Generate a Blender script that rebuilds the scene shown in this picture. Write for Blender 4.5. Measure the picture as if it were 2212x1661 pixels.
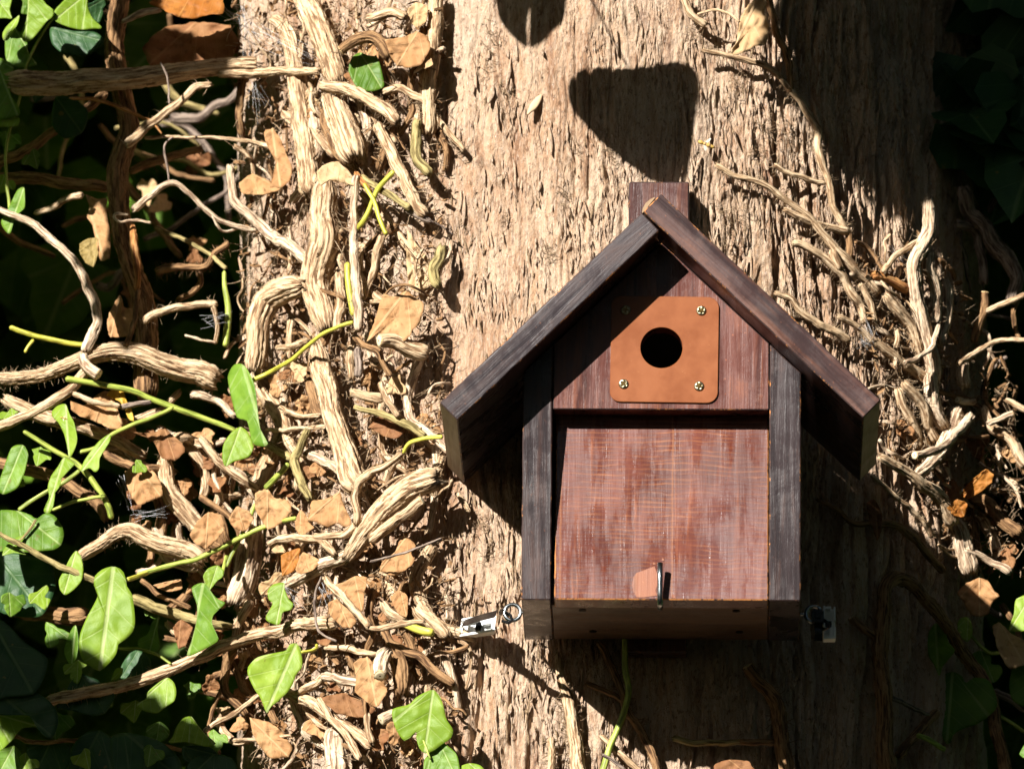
import bpy, bmesh, math, random
import numpy as np
from mathutils import Vector, Matrix, Euler

for o in list(bpy.data.objects):
    bpy.data.objects.remove(o, do_unlink=True)
scene = bpy.context.scene
COL = scene.collection
rng = random.Random(7)
nrg = np.random.default_rng(7)

# ------------------------------------------------------------------ camera
DIST = 7.0                      # metres from lens to the bark
PITCH = math.radians(14.5)      # the box hangs above eye level, the camera looks up
WIDTH = 0.77                    # metres across the frame at the bark
PXM = WIDTH / 2212.0            # metres per photograph unit (2212 units across)
cam_d = bpy.data.cameras.new('camera')
cam_d.sensor_width = 36.0
cam_d.lens = 36.0 * DIST / WIDTH
cam_d.clip_start = 0.1
cam_d.clip_end = 500.0
cam_d.dof.use_dof = True
cam_d.dof.focus_distance = DIST - 0.06
cam_d.dof.aperture_fstop = 11.0
cam = bpy.data.objects.new('camera', cam_d)
cam.location = (0.0, -DIST * math.cos(PITCH), -DIST * math.sin(PITCH))
cam.rotation_euler = (math.pi / 2 + PITCH, 0, 0)
COL.objects.link(cam)
scene.camera = cam

# ------------------------------------------------------------------ sky, sun, exposure
SUN = np.array([0.640, 1.0, -0.600]); SUN = SUN / np.linalg.norm(SUN)   # direction the light travels
world = bpy.data.worlds.new('World'); scene.world = world
world.use_nodes = True
wn = world.node_tree.nodes; wl = world.node_tree.links
bg = wn['Background']
sky = wn.new('ShaderNodeTexSky'); sky.sky_type = 'NISHITA'; sky.sun_disc = False
sky.sun_elevation = math.asin(-SUN[2])
sky.sun_rotation = math.atan2(-SUN[0], -SUN[1])
wl.new(sky.outputs[0], bg.inputs[0]); bg.inputs[1].default_value = 0.07
sun_d = bpy.data.lights.new('sun', 'SUN'); sun_d.energy = 5.0; sun_d.angle = math.radians(0.5)
sun_d.color = (1.0, 0.955, 0.89)
sun = bpy.data.objects.new('sun', sun_d)
sun.rotation_euler = Vector(SUN).to_track_quat('-Z', 'Y').to_euler()
sun.location = (-3, -5, 4)
COL.objects.link(sun)
scene.view_settings.view_transform = 'Standard'
scene.view_settings.look = 'None'
scene.view_settings.gamma = 1.0
scene.view_settings.exposure = 1.28
scene.cycles.max_bounces = 6
scene.cycles.transparent_max_bounces = 4
scene.cycles.use_denoising = True

# ------------------------------------------------------------------ placing helpers
CAMP = np.array(cam.location)
CF = np.array([0, math.cos(PITCH), math.sin(PITCH)])
CU = np.array([0, -math.sin(PITCH), math.cos(PITCH)])
CR = np.array([1.0, 0, 0])
KPX = (WIDTH / DIST) / 2212.0

def P(u, v, Y):
    """where the sight line through photograph point (u, v) meets the upright plane at depth Y"""
    u = np.asarray(u, float); v = np.asarray(v, float); Y = np.asarray(Y, float)
    u, v, Y = np.broadcast_arrays(u, v, Y)
    d = CF + ((u - 1106.0) * KPX)[..., None] * CR - ((v - 830.5) * KPX)[..., None] * CU
    t = (Y - CAMP[1]) / d[..., 1]
    return CAMP + d * t[..., None]

TXC, TA, TB, TN = 0.078, 0.293, 0.28, 2.2     # trunk cross-section: centre, half width, half depth, squareness
def trunk_y(x):
    t = np.clip(np.abs((np.asarray(x, float) - TXC) / TA), 0, 0.9995)
    return TB * (1 - (1 - t ** TN) ** (1 / TN))
def yref(u):
    x = (np.asarray(u, float) - 1106.0) * PXM
    y = trunk_y(x)
    return np.where(x < TXC, np.minimum(y, 0.135), np.minimum(y, 0.15))
def S(u, v, h):
    """point h metres in front of the bark (or of the ivy's plane beside the trunk)"""
    return P(u, v, yref(u) - np.asarray(h, float))

# ------------------------------------------------------------------ noise
_perm = {}
def pn(x, y, seed=0):
    if seed not in _perm:
        r = np.random.default_rng(seed + 100)
        p = r.permutation(512); a = r.random(512) * 2 * np.pi
        _perm[seed] = (np.concatenate([p, p]), np.cos(a), np.sin(a))
    p, gx, gy = _perm[seed]
    x = np.asarray(x, float); y = np.asarray(y, float); x, y = np.broadcast_arrays(x, y)
    xi = np.floor(x).astype(np.int64); yi = np.floor(y).astype(np.int64)
    xf = x - xi; yf = y - yi
    fx = xf * xf * xf * (xf * (xf * 6 - 15) + 10); fy = yf * yf * yf * (yf * (yf * 6 - 15) + 10)
    def g(i, j, dx, dy):
        k = p[(p[i & 511] + j) & 511]
        return gx[k] * dx + gy[k] * dy
    a = g(xi, yi, xf, yf); b = g(xi + 1, yi, xf - 1, yf)
    c = g(xi, yi + 1, xf, yf - 1); d = g(xi + 1, yi + 1, xf - 1, yf - 1)
    return ((a + (b - a) * fx) * (1 - fy) + (c + (d - c) * fx) * fy) * 1.5
def fbm(x, y, seed=0, o=3):
    s = 0; a = 1.0; n = 0
    for i in range(o):
        s = s + a * pn(x * 2 ** i, y * 2 ** i, seed + i); n += a; a *= 0.5
    return s / n

# ------------------------------------------------------------------ object helpers
def mesh_obj(name, verts, faces, mat, parent=None, uv=None, smooth=True, origin=None, mat_idx=None):
    """one mesh object; vertices in world space, origin moved to the thing's own place"""
    verts = np.asarray(verts, float)
    o0 = np.asarray(origin if origin is not None else verts[0], float)
    me = bpy.data.meshes.new(name)
    v = verts - o0
    if isinstance(faces, np.ndarray) and faces.ndim == 2:
        nf, k = faces.shape
        me.vertices.add(len(v)); me.vertices.foreach_set('co', v.ravel())
        me.loops.add(nf * k); me.loops.foreach_set('vertex_index', faces.ravel().astype(np.int32))
        me.polygons.add(nf); me.polygons.foreach_set('loop_start', (np.arange(nf) * k).astype(np.int32))
        me.update(calc_edges=True)
    else:
        me.from_pydata([tuple(c) for c in v], [], [tuple(int(i) for i in f) for f in faces])
    if uv is not None:
        l = me.uv_layers.new(name='UVMap')
        vi = np.empty(len(me.loops), np.int32); me.loops.foreach_get('vertex_index', vi)
        l.data.foreach_set('uv', np.asarray(uv, float)[vi].ravel())
    me.polygons.foreach_set('use_smooth', np.full(len(me.polygons), smooth))
    for m in (mat if isinstance(mat, (list, tuple)) else [mat]):
        me.materials.append(m)
    if mat_idx is not None:
        me.polygons.foreach_set('material_index', np.asarray(mat_idx, np.int32))
    me.update()
    ob = bpy.data.objects.new(name, me); COL.objects.link(ob)
    if parent is not None:
        ob.parent = parent
        ob.location = Vector(o0) - Vector(parent['_o'])
    else:
        ob.location = o0
    ob['_o'] = [float(c) for c in o0]
    return ob

def tag(o, label=None, cat=None, group=None, kind=None):
    if label: o['label'] = label
    if cat: o['category'] = cat
    if group: o['group'] = group
    if kind: o['kind'] = kind
    return o

def empty(name, loc):
    e = bpy.data.objects.new(name, None); COL.objects.link(e)
    e.location = loc; e.empty_display_size = 0.05; e['_o'] = [float(c) for c in loc]
    return e

# ------------------------------------------------------------------ material helpers
class NT:
    def __init__(self, name):
        self.m = bpy.data.materials.new(name); self.m.use_nodes = True
        self.t = self.m.node_tree; self.n = self.t.nodes; self.l = self.t.links
        self.bsdf = self.n['Principled BSDF']; self.out = self.n['Material Output']
    def new(self, typ, **kw):
        nd = self.n.new('ShaderNode' + typ)
        for k, v in kw.items():
            setattr(nd, k, v)
        return nd
    def put(self, sock, v):
        if hasattr(v, 'is_linked') or isinstance(v, bpy.types.NodeSocket):
            self.l.new(v, sock)
        else:
            sock.default_value = v
    def coord(self, kind='Object', scale=(1, 1, 1), loc=(0, 0, 0), rnd=0.0):
        c = self.new('TexCoord'); mp = self.new('Mapping')
        src = c.outputs[kind]
        if rnd:
            oi = self.new('ObjectInfo'); ml = self.math('MULTIPLY', oi.outputs['Random'], rnd)
            va = self.new('VectorMath', operation='ADD'); self.l.new(src, va.inputs[0]); self.l.new(ml, va.inputs[1]); src = va.outputs[0]
        self.l.new(src, mp.inputs['Vector']); mp.inputs['Scale'].default_value = scale; mp.inputs['Location'].default_value = loc
        return mp.outputs[0]
    def noise(self, vec, scale=5, detail=4, rough=0.55, dist=0.0):
        nd = self.new('TexNoise'); self.l.new(vec, nd.inputs['Vector'])
        nd.inputs['Scale'].default_value = scale; nd.inputs['Detail'].default_value = detail
        nd.inputs['Roughness'].default_value = rough; nd.inputs['Distortion'].default_value = dist
        return nd.outputs['Fac']
    def ramp(self, fac, stops, interp='LINEAR'):
        r = self.new('ValToRGB'); self.l.new(fac, r.inputs[0]); cr = r.color_ramp; cr.interpolation = interp
        while len(cr.elements) < len(stops): cr.elements.new(0.5)
        for e, (p, c) in zip(cr.elements, stops):
            e.position = p; e.color = (*c, 1) if len(c) == 3 else c
        return r.outputs[0]
    def rampf(self, fac, a, b):
        mr = self.new('MapRange'); mr.interpolation_type = 'SMOOTHSTEP'
        self.l.new(fac, mr.inputs[0]); mr.inputs[1].default_value = a; mr.inputs[2].default_value = b
        return mr.outputs[0]
    def math(self, op, a, b=0.0):
        nd = self.new('Math', operation=op); self.put(nd.inputs[0], a); self.put(nd.inputs[1], b)
        return nd.outputs[0]
    def mix(self, fac, a, b, mode='MIX'):
        nd = self.new('Mix', data_type='RGBA', blend_type=mode)
        self.put(nd.inputs[0], fac)
        for i, c in ((6, a), (7, b)):
            if isinstance(c, tuple): c = (*c, 1) if len(c) == 3 else c
            self.put(nd.inputs[i], c)
        return nd.outputs[2]
    def bump(self, h, strength=0.5, dist=0.001, normal=None):
        b = self.new('Bump'); self.l.new(h, b.inputs['Height']); b.inputs['Strength'].default_value = strength
        b.inputs['Distance'].default_value = dist
        if normal is not None: self.l.new(normal, b.inputs['Normal'])
        return b.outputs[0]
    def done(self, color, rough=0.8, normal=None, spec=0.3, **kw):
        self.put(self.bsdf.inputs['Base Color'], (*color, 1) if isinstance(color, tuple) and len(color) == 3 else color)
        self.put(self.bsdf.inputs['Roughness'], rough)
        self.bsdf.inputs['Specular IOR Level'].default_value = spec
        if normal is not None: self.l.new(normal, self.bsdf.inputs['Normal'])
        for k, v in kw.items():
            self.put(self.bsdf.inputs[k.replace('_', ' ')], v)
        return self.m

def mat_trunk():
    t = NT('redwood_bark')
    big = t.noise(t.coord('Object', (9, 9, 3)), 1, 3, 0.6)
    mid = t.noise(t.coord('Object', (80, 80, 14)), 1, 5, 0.7, 0.5)
    fine = t.noise(t.coord('Object', (620, 620, 120)), 1, 4, 0.7)
    gr = t.noise(t.coord('Object', (300, 300, 170)), 1, 4, 0.7)
    c = t.ramp(mid, [(0.30, (0.15, 0.072, 0.040)), (0.41, (0.33, 0.205, 0.125)), (0.52, (0.47, 0.345, 0.240)), (0.62, (0.40, 0.255, 0.155)), (0.72, (0.27, 0.140, 0.072))])
    c = t.mix(t.math('MULTIPLY', t.rampf(big, 0.46, 0.66), 0.55), c, (0.43, 0.345, 0.268))
    c = t.mix(t.math('MULTIPLY', t.rampf(big, 0.46, 0.30), 0.55), c, (0.325, 0.190, 0.112))
    c = t.mix(t.math('MULTIPLY', t.rampf(fine, 0.48, 0.64), 0.40), c, (0.52, 0.430, 0.345))
    c = t.mix(t.math('MULTIPLY', t.rampf(gr, 0.55, 0.66), 0.65), c, (0.135, 0.070, 0.042))
    sp = t.noise(t.coord('Object', (900, 900, 500), (3, 1, 2)), 1, 2, 0.5)
    c = t.mix(t.math('MULTIPLY', t.rampf(sp, 0.68, 0.74), 0.7), c, (0.62, 0.58, 0.54))
    n = t.bump(fine, 1.0, 0.0016)
    n = t.bump(gr, 1.0, 0.0024, n)
    return t.done(c, 0.92, n, 0.15)

def mat_stem(name, lo, mid, hi, fiss=1.0, rough=0.85, spec=0.25):
    t = NT(name)
    co = t.coord('UV', (1, 1, 1), rnd=3.0)
    def sc(s):
        mp = t.new('Mapping'); t.l.new(co, mp.inputs[0]); mp.inputs['Scale'].default_value = s; return mp.outputs[0]
    fib = t.noise(sc((520, 60, 1)), 1, 3, 0.6, 0.3)
    blot = t.noise(sc((120, 45, 1)), 1, 4, 0.6)
    spk = t.noise(sc((600, 500, 1)), 1, 2, 0.5)
    c = t.ramp(fib, [(0.36, tuple(x * 0.7 for x in lo)), (0.43, lo), (0.50, mid), (0.62, hi)])
    c = t.mix(t.math('MULTIPLY', t.rampf(blot, 0.4, 0.7), 0.5), c, mid)
    c = t.mix(t.math('MULTIPLY', t.rampf(spk, 0.62, 0.72), 0.5 * fiss), c, tuple(x * 0.45 for x in lo))
    n = t.bump(fib, 1.0 * fiss, 0.0016)
    n = t.bump(spk, 0.4 * fiss, 0.0006, n)
    return t.done(c, rough, n, spec)

def mat_leaf(name, base, light, dark, vein, trans, rough=0.46, dead=False, spec=0.25):
    t = NT(name)
    uv = t.coord('UV', (1, 1, 1))
    sx = t.new('SeparateXYZ'); t.l.new(uv, sx.inputs[0])
    ax = t.math('ABSOLUTE', sx.outputs[0])
    # veins: midrib and oblique side veins running out of the base
    mid = t.rampf(ax, 0.030, 0.008)
    ph = t.math('SUBTRACT', sx.outputs[1], t.math('MULTIPLY', ax, 0.75))
    wv = t.math('ABSOLUTE', t.math('SUBTRACT', t.math('FRACT', t.math('MULTIPLY', ph, 4.3)), 0.5))
    side = t.rampf(wv, 0.06, 0.015)
    ang = t.math('ARCTAN2', sx.outputs[0], t.math('ADD', sx.outputs[1], 0.02))
    rad = t.math('ABSOLUTE', t.math('SUBTRACT', t.math('ABSOLUTE', ang), 0.75))
    lob = t.rampf(rad, 0.05, 0.015)
    vn = t.math('MAXIMUM', t.math('MAXIMUM', mid, t.math('MULTIPLY', side, 0.35)), t.math('MULTIPLY', lob, 0.7))
    ob = t.coord('Object', (1, 1, 1), rnd=5.0)
    nb = t.noise(ob, 55, 3, 0.55)
    nf = t.noise(ob, 700, 3, 0.6)
    oi = t.new('ObjectInfo')
    c = t.mix(t.rampf(nb, 0.35, 0.68), base, light)
    c = t.mix(t.math('MULTIPLY', oi.outputs['Random'], 0.55), c, dark)
    if dead:
        nd = t.noise(ob, 160, 4, 0.65)
        c = t.mix(t.math('MULTIPLY', t.rampf(nd, 0.52, 0.72), 0.6), c, tuple(x * 0.4 for x in dark))
    else:
        c = t.mix(t.math('MULTIPLY', t.rampf(nf, 0.60, 0.72), 0.18), c, light)
        nd = t.noise(ob, 120, 2, 0.5)
        c = t.mix(t.math('MULTIPLY', t.rampf(nd, 0.70, 0.76), 0.7), c, (0.16, 0.13, 0.03))
    c = t.mix(t.math('MULTIPLY', vn, 0.65), c, vein)
    n = t.bump(nf, 0.35, 0.0005); n = t.bump(vn, 0.5, -0.0006 if not dead else 0.0008, n)
    m = t.done(c, rough, n, spec)
    tr = t.new('BsdfTranslucent'); t.l.new(n, tr.inputs['Normal'])
    t.put(tr.inputs[0], t.mix(0.5, c, light))
    mx = t.new('MixShader'); mx.inputs[0].default_value = trans
    t.l.new(t.bsdf.outputs[0], mx.inputs[1]); t.l.new(tr.outputs[0], mx.inputs[2])
    t.l.new(mx.outputs[0], t.out.inputs[0])
    return m

def mat_wood(name, grain, dark, mid, warm, amount, rough=0.42, coat=0.35, rings=False):
    t = NT(name)
    s = {'x': (6, 130, 130), 'z': (130, 130, 6), 'y': (130, 6, 130)}[grain]
    s2 = {'x': (2, 26, 26), 'z': (26, 26, 2), 'y': (26, 2, 26)}[grain]
    co = t.coord('Object', (1, 1, 1), rnd=2.0)
    def sc(v):
        mp = t.new('Mapping'); t.l.new(co, mp.inputs[0]); mp.inputs['Scale'].default_value = v; return mp.outputs[0]
    g1 = t.noise(sc(s), 1, 5, 0.65, 1.2)
    g2 = t.noise(sc(s2), 1, 5, 0.65, 1.8)
    g3 = t.noise(sc((420, 420, 420)), 1, 3, 0.6)
    g4 = t.noise(sc(tuple(2.2 * x for x in s)), 1, 4, 0.6, 0.8)
    g5 = t.noise(sc((24, 24, 24)), 1, 4, 0.65, 0.5)
    c = t.mix(t.rampf(g2, 0.36, 0.64), dark, mid)
    c = t.mix(t.math('MULTIPLY', t.rampf(t.math('ADD', t.math('MULTIPLY', g1, 0.55), t.math('MULTIPLY', g5, 0.45)), 0.47, 0.66), amount), c, warm)
    c = t.mix(t.math('MULTIPLY', t.rampf(g4, 0.56, 0.68), t.math('MULTIPLY', g5, 0.9)), c, tuple(x * 0.35 for x in dark))
    c = t.mix(t.math('MULTIPLY', t.rampf(g3, 0.66, 0.74), 0.35), c, tuple(min(1, x * 2.2) for x in warm))
    n = t.bump(g1, 0.45, 0.0010)
    n = t.bump(g4, 0.35, 0.0006, n)
    n = t.bump(g3, 0.22, 0.0004, n)
    n = t.bump(g5, 0.25, 0.0015, n)
    r = t.math('ADD', rough - 0.20, t.math('MULTIPLY', t.rampf(t.math('ADD', t.math('MULTIPLY', g2, 0.5), t.math('MULTIPLY', g5, 0.5)), 0.40, 0.62), 0.34))
    return t.done(c, r, n, 0.36, Coat_Weight=coat * 0.35, Coat_Roughness=0.30)

def mat_door():
    t = NT('door_panel_stain')
    co = t.coord('Object', (1, 1, 1))
    def sc(v, l=(0, 0, 0)):
        mp = t.new('Mapping'); t.l.new(co, mp.inputs[0]); mp.inputs['Scale'].default_value = v; mp.inputs['Location'].default_value = l; return mp.outputs[0]
    wob = t.noise(sc((14, 14, 60)), 1, 3, 0.6)
    sx = t.new('SeparateXYZ'); t.l.new(co, sx.inputs[0])
    # circular-saw marks: fine level ridges about 3 mm apart, not quite regular
    ph = t.math('ADD', t.math('MULTIPLY', sx.outputs[2], 272.0), t.math('MULTIPLY', wob, 3.4))
    ph = t.math('ADD', ph, t.math('MULTIPLY', sx.outputs[0], 3.5))
    fr = t.math('ABSOLUTE', t.math('SUBTRACT', t.math('FRACT', ph), 0.5))
    line = t.rampf(fr, 0.30, 0.02)
    brk = t.noise(sc((16, 16, 290)), 1, 5, 0.75)
    zone = t.noise(sc((16, 16, 9), (0.3, 0, 0)), 1, 3, 0.6)
    line_m = t.math('MULTIPLY', t.math('MULTIPLY', line, t.rampf(brk, 0.36, 0.60)), t.rampf(zone, 0.30, 0.62))
    vs = t.noise(sc((150, 150, 7)), 1, 5, 0.7, 0.6)
    vb = t.noise(sc((85, 85, 13), (0.7, 0, 0.2)), 1, 5, 0.75, 0.8)
    blot = t.noise(sc((26, 26, 16)), 1, 3, 0.6)
    wash = t.noise(sc((9, 9, 6), (1.3, 0, 0.4)), 1, 3, 0.6)
    c = t.mix(t.rampf(blot, 0.36, 0.66), (0.068, 0.019, 0.014), (0.128, 0.039, 0.027))
    c = t.mix(t.math('MULTIPLY', t.rampf(vs, 0.55, 0.72), t.math('MULTIPLY', zone, 0.8)), c, (0.30, 0.100, 0.042))
    c = t.mix(t.math('MULTIPLY', t.rampf(vb, 0.575, 0.625), 0.9), c, (0.085, 0.016, 0.007))
    c = t.mix(t.math('MULTIPLY', line_m, 0.38), c, (0.42, 0.165, 0.062))
    c = t.mix(t.math('MULTIPLY', t.rampf(wash, 0.46, 0.64), 0.5), c, (0.120, 0.060, 0.058))
    # two pale growth-ring lines running up the board
    for x0, w in ((0.0095, 0.0010), (-0.0725, 0.0013)):
        dx = t.math('ABSOLUTE', t.math('SUBTRACT', t.math('ADD', sx.outputs[0], t.math('MULTIPLY', wob, 0.0022)), x0))
        c = t.mix(t.math('MULTIPLY', t.rampf(dx, w, w * 0.2), 0.22), c, (0.42, 0.18, 0.07))
    n = t.bump(line, 0.22, 0.0006)
    n = t.bump(vs, 0.45, 0.0008, n)
    gl = t.noise(sc((60, 60, 18), (0.2, 0, 0.9)), 1, 4, 0.65)
    r = t.math('ADD', 0.20, t.math('MULTIPLY', t.rampf(gl, 0.38, 0.60), 0.32))
    return t.done(c, r, n, 0.42, Coat_Weight=0.12, Coat_Roughness=0.25)

def mat_plain(name, col, rough=0.5, metal=0.0, spec=0.4, bump=0.0, var=0.25, scale=300):
    t = NT(name)
    nz = t.noise(t.coord('Object', (1, 1, 1), rnd=3.0), scale, 3, 0.6)
    c = t.mix(t.math('MULTIPLY', nz, var), col, tuple(x * 0.55 for x in col))
    n = t.bump(nz, bump, 0.0005) if bump else None
    return t.done(c, rough, n, spec, Metallic=metal)

M = {}
M['trunk'] = mat_trunk()
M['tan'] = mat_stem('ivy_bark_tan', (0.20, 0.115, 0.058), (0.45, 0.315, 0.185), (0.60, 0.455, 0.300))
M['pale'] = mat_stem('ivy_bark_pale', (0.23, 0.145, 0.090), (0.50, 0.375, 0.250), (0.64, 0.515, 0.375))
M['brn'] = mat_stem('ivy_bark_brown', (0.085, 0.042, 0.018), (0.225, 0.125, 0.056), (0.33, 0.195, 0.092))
M['olive'] = mat_stem('ivy_bark_olive', (0.115, 0.085, 0.030), (0.285, 0.225, 0.090), (0.40, 0.32, 0.145), 0.7)
M['grn'] = mat_stem('ivy_shoot_green', (0.16, 0.20, 0.03), (0.29, 0.355, 0.055), (0.40, 0.45, 0.095), 0.35, 0.5, 0.4)
M['yel'] = mat_stem('ivy_shoot_yellow', (0.28, 0.26, 0.03), (0.47, 0.45, 0.055), (0.56, 0.52, 0.10), 0.3, 0.45, 0.4)
M['gry'] = mat_stem('dry_twig_grey', (0.075, 0.052, 0.042), (0.20, 0.15, 0.115), (0.33, 0.26, 0.21))
M['red'] = mat_stem('peeled_strip_orange', (0.20, 0.07, 0.02), (0.37, 0.165, 0.05), (0.46, 0.25, 0.10), 0.8)
M['cut'] = None
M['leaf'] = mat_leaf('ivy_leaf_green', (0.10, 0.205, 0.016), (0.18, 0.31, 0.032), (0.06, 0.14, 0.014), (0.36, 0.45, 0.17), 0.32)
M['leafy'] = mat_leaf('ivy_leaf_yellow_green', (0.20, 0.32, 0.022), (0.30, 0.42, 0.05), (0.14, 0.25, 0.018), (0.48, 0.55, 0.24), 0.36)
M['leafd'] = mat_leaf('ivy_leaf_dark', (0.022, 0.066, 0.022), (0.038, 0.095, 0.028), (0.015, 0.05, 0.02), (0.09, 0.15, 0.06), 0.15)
M['dtan'] = mat_leaf('dead_leaf_tan', (0.42, 0.225, 0.095), (0.52, 0.315, 0.15), (0.34, 0.17, 0.07), (0.56, 0.37, 0.19), 0.22, 0.7, True, 0.2)
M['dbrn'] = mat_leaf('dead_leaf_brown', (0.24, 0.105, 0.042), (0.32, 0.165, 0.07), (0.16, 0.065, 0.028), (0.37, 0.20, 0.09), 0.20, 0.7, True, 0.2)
M['dor'] = mat_leaf('dead_leaf_orange', (0.42, 0.155, 0.022), (0.52, 0.225, 0.045), (0.30, 0.10, 0.02), (0.58, 0.30, 0.09), 0.38, 0.6, True, 0.25)
M['dyel'] = mat_leaf('dead_leaf_yellow', (0.60, 0.35, 0.03), (0.68, 0.46, 0.06), (0.55, 0.32, 0.03), (0.7, 0.5, 0.12), 0.35, 0.5, True, 0.3)
M['dpale'] = mat_leaf('dead_leaf_pale', (0.52, 0.345, 0.175), (0.60, 0.43, 0.245), (0.45, 0.28, 0.13), (0.64, 0.47, 0.28), 0.22, 0.7, True, 0.2)
def mat_cut():
    t = NT('cut_ivy_wood')
    uv = t.coord('UV'); ln = t.new('VectorMath', operation='LENGTH'); t.l.new(uv, ln.inputs[0])
    r = ln.outputs['Value']
    nz = t.noise(t.coord('Object', (1, 1, 1)), 900, 3)
    rr = t.math('ADD', r, t.math('MULTIPLY', nz, 0.06))
    c = t.ramp(rr, [(0.10, (0.05, 0.03, 0.015)), (0.17, (0.10, 0.06, 0.03)), (0.21, (0.62, 0.52, 0.33)), (0.80, (0.70, 0.60, 0.40)), (0.93, (0.50, 0.36, 0.18))])
    return t.done(c, 0.75, t.bump(nz, 0.3, 0.0004), 0.25)
M['cut'] = mat_cut()
# ================================================================== the tree
def build_trunk():
    N = TN
    # columns by angle; the half that faces the camera is fine, the far half coarse
    th = np.concatenate([np.linspace(-1.62, 1.62, 1060, endpoint=True), np.linspace(1.62, 2 * math.pi - 1.62, 60)[1:-1]])
    cx = np.sin(th); cy = -np.cos(th)
    sx = np.sign(cx) * np.abs(cx) ** (2 / N); sy = np.sign(cy) * np.abs(cy) ** (2 / N)
    X = TXC + TA * sx; Y = TB + TB * sy
    # even the spacing out along the arc in the fine half
    d = np.hypot(np.diff(X[:1060]), np.diff(Y[:1060])); s = np.concatenate([[0], np.cumsum(d)])
    su = np.linspace(0, s[-1], 1060)
    X[:1060] = np.interp(su, s, X[:1060]); Y[:1060] = np.interp(su, s, Y[:1060])
    d = np.hypot(np.diff(X), np.diff(Y)); s = np.concatenate([[0], np.cumsum(d)]); s = s - s[530]
    Z = np.concatenate([np.linspace(-3.25, -0.36, 22)[:-1], np.linspace(-0.36, 0.40, 520), np.linspace(0.40, 6.0, 30)[1:]])
    px = np.roll(X, -1) - np.roll(X, 1); py = np.roll(Y, -1) - np.roll(Y, 1)
    nx, ny = py, -px; L = np.hypot(nx, ny); nx, ny = nx / L, ny / L
    sg, zg = np.meshgrid(s, Z)
    xg = np.broadcast_to(X, sg.shape)
    # bark relief, millimetres, always inwards from the nominal surface
    fu = 1106 + xg / PXM
    rough_r = np.clip((fu - 1380) / 330, 0, 1) + np.clip((1010 - fu) / 220, 0, 1) * 0.55      # right side deeply fissured
    low = np.clip((-zg - 0.10) / 0.10, 0, 1) * np.clip((1450 - fu) / 150, 0, 1)               # shaggy low down on the left
    rough = np.clip(np.maximum(rough_r, low * 0.85), 0.26, 1) + 0.55 * np.clip((fu - 1800) / 200, 0, 1)
    sw = sg + 0.0075 * pn(sg * 11, zg * 5, 1) + 0.0022 * pn(sg * 50, zg * 16, 2)
    m1 = fbm(sw * 36, zg * 3.4, 3, 2); f1 = np.exp(-(m1 / (0.045 + 0.045 * rough)) ** 2)
    m2 = fbm(sw * 68, zg * 6.5, 5, 2); f2 = np.exp(-(m2 / 0.06) ** 2)
    m3 = fbm(sw * 120, zg * 15, 7, 2); f3 = np.exp(-(m3 / 0.075) ** 2)
    gate = np.clip(pn(sg * 15, zg * 8, 9) * 2.2 + 0.55, 0, 1)
    gate2 = np.clip(pn(sg * 26, zg * 20, 10) * 2.6 + 0.35, 0, 1)
    h = -f1 * (1.4 + 8.5 * rough) * np.maximum(gate, 0.45 * rough)
    h -= f2 * (0.8 + 3.8 * rough) * gate2
    h -= f3 * (0.35 + 1.0 * rough) * np.clip(pn(sg * 40, zg * 25, 12) * 2 + 0.5, 0, 1)
    # long plates that step one over the other, with torn lower ends
    tp = fbm(sw * 30, zg * 4.2, 14, 3) * 5.0 + pn(sg * 300, zg * 18, 17) * 0.12
    st = np.floor(tp) + np.clip((tp - np.floor(tp)) * 7 - 3, 0, 1)
    h += st * (0.50 + 1.25 * rough)
    tf = fbm(sw * 95, zg * 13, 18, 2) * 4.0 + pn(sg * 400, zg * 40, 20) * 0.25
    h += (np.floor(tf) + np.clip((tf - np.floor(tf)) * 9 - 4, 0, 1)) * (0.28 + 0.35 * rough)
    # fibres and flakes
    h += pn(sw * 190, zg * 18, 21) * 0.35 + pn(sw * 400, zg * 75, 22) * 0.45 + pn(sw * 560, zg * 210, 23) * 0.42
    fl = pn(sg * 130, zg * 75, 24); h += np.where(fl > 0.30, (fl - 0.30) * 5.5, 0) * np.clip(pn(sg * 22, zg * 17, 25) * 3 + 0.25, 0, 1)
    m4 = fbm(sw * 170, zg * 34, 28, 2); f4 = np.exp(-(m4 / 0.07) ** 2)                      # short splits
    h -= f4 * (0.75 + 0.6 * rough) * np.clip(pn(sg * 33, zg * 27, 29) * 2.5 + 0.35, 0, 1)
    m5 = fbm(sw * 260, zg * 70, 33, 2); h += np.abs(m5) * 0.55
    # slow swelling of the whole stem
    h += pn(sg * 5, zg * 1.6, 27) * 3.0 + (pn(sg * 14, zg * 2.4, 34) * 6 + pn(sg * 30, zg * 7, 35) * 3.5 - 3) * np.clip((np.abs(xg - TXC) - 0.20) / 0.06, 0, 1)
    h = np.clip(h - 2.2, -18, 1.2) * 0.001
    V = np.stack([xg + nx * h, np.broadcast_to(Y, sg.shape) + ny * h, zg], -1)
    # the butt flares towards the ground
    fl = np.clip((-zg - 2.2) / 1.0, 0, 1) ** 2 * 0.18
    V[..., 0] += nx * fl; V[..., 1] += ny * fl
    R, Cn = sg.shape
    i = np.arange(R - 1)[:, None] * Cn; j = np.arange(Cn)[None, :]; j2 = (j + 1) % Cn
    F = np.stack([i + j, i + j2, i + Cn + j2, i + Cn + j], -1).reshape(-1, 4)
    return V.reshape(-1, 3), F

tree = empty('conifer_tree', (TXC, TB, -3.2))
tag(tree, 'broad tree trunk with pale shredding fissured bark behind the nest box', 'tree')
tv, tf_ = build_trunk()
trunk = mesh_obj('trunk', tv, tf_, M['trunk'], tree, origin=(TXC, TB, -3.2))

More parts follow.
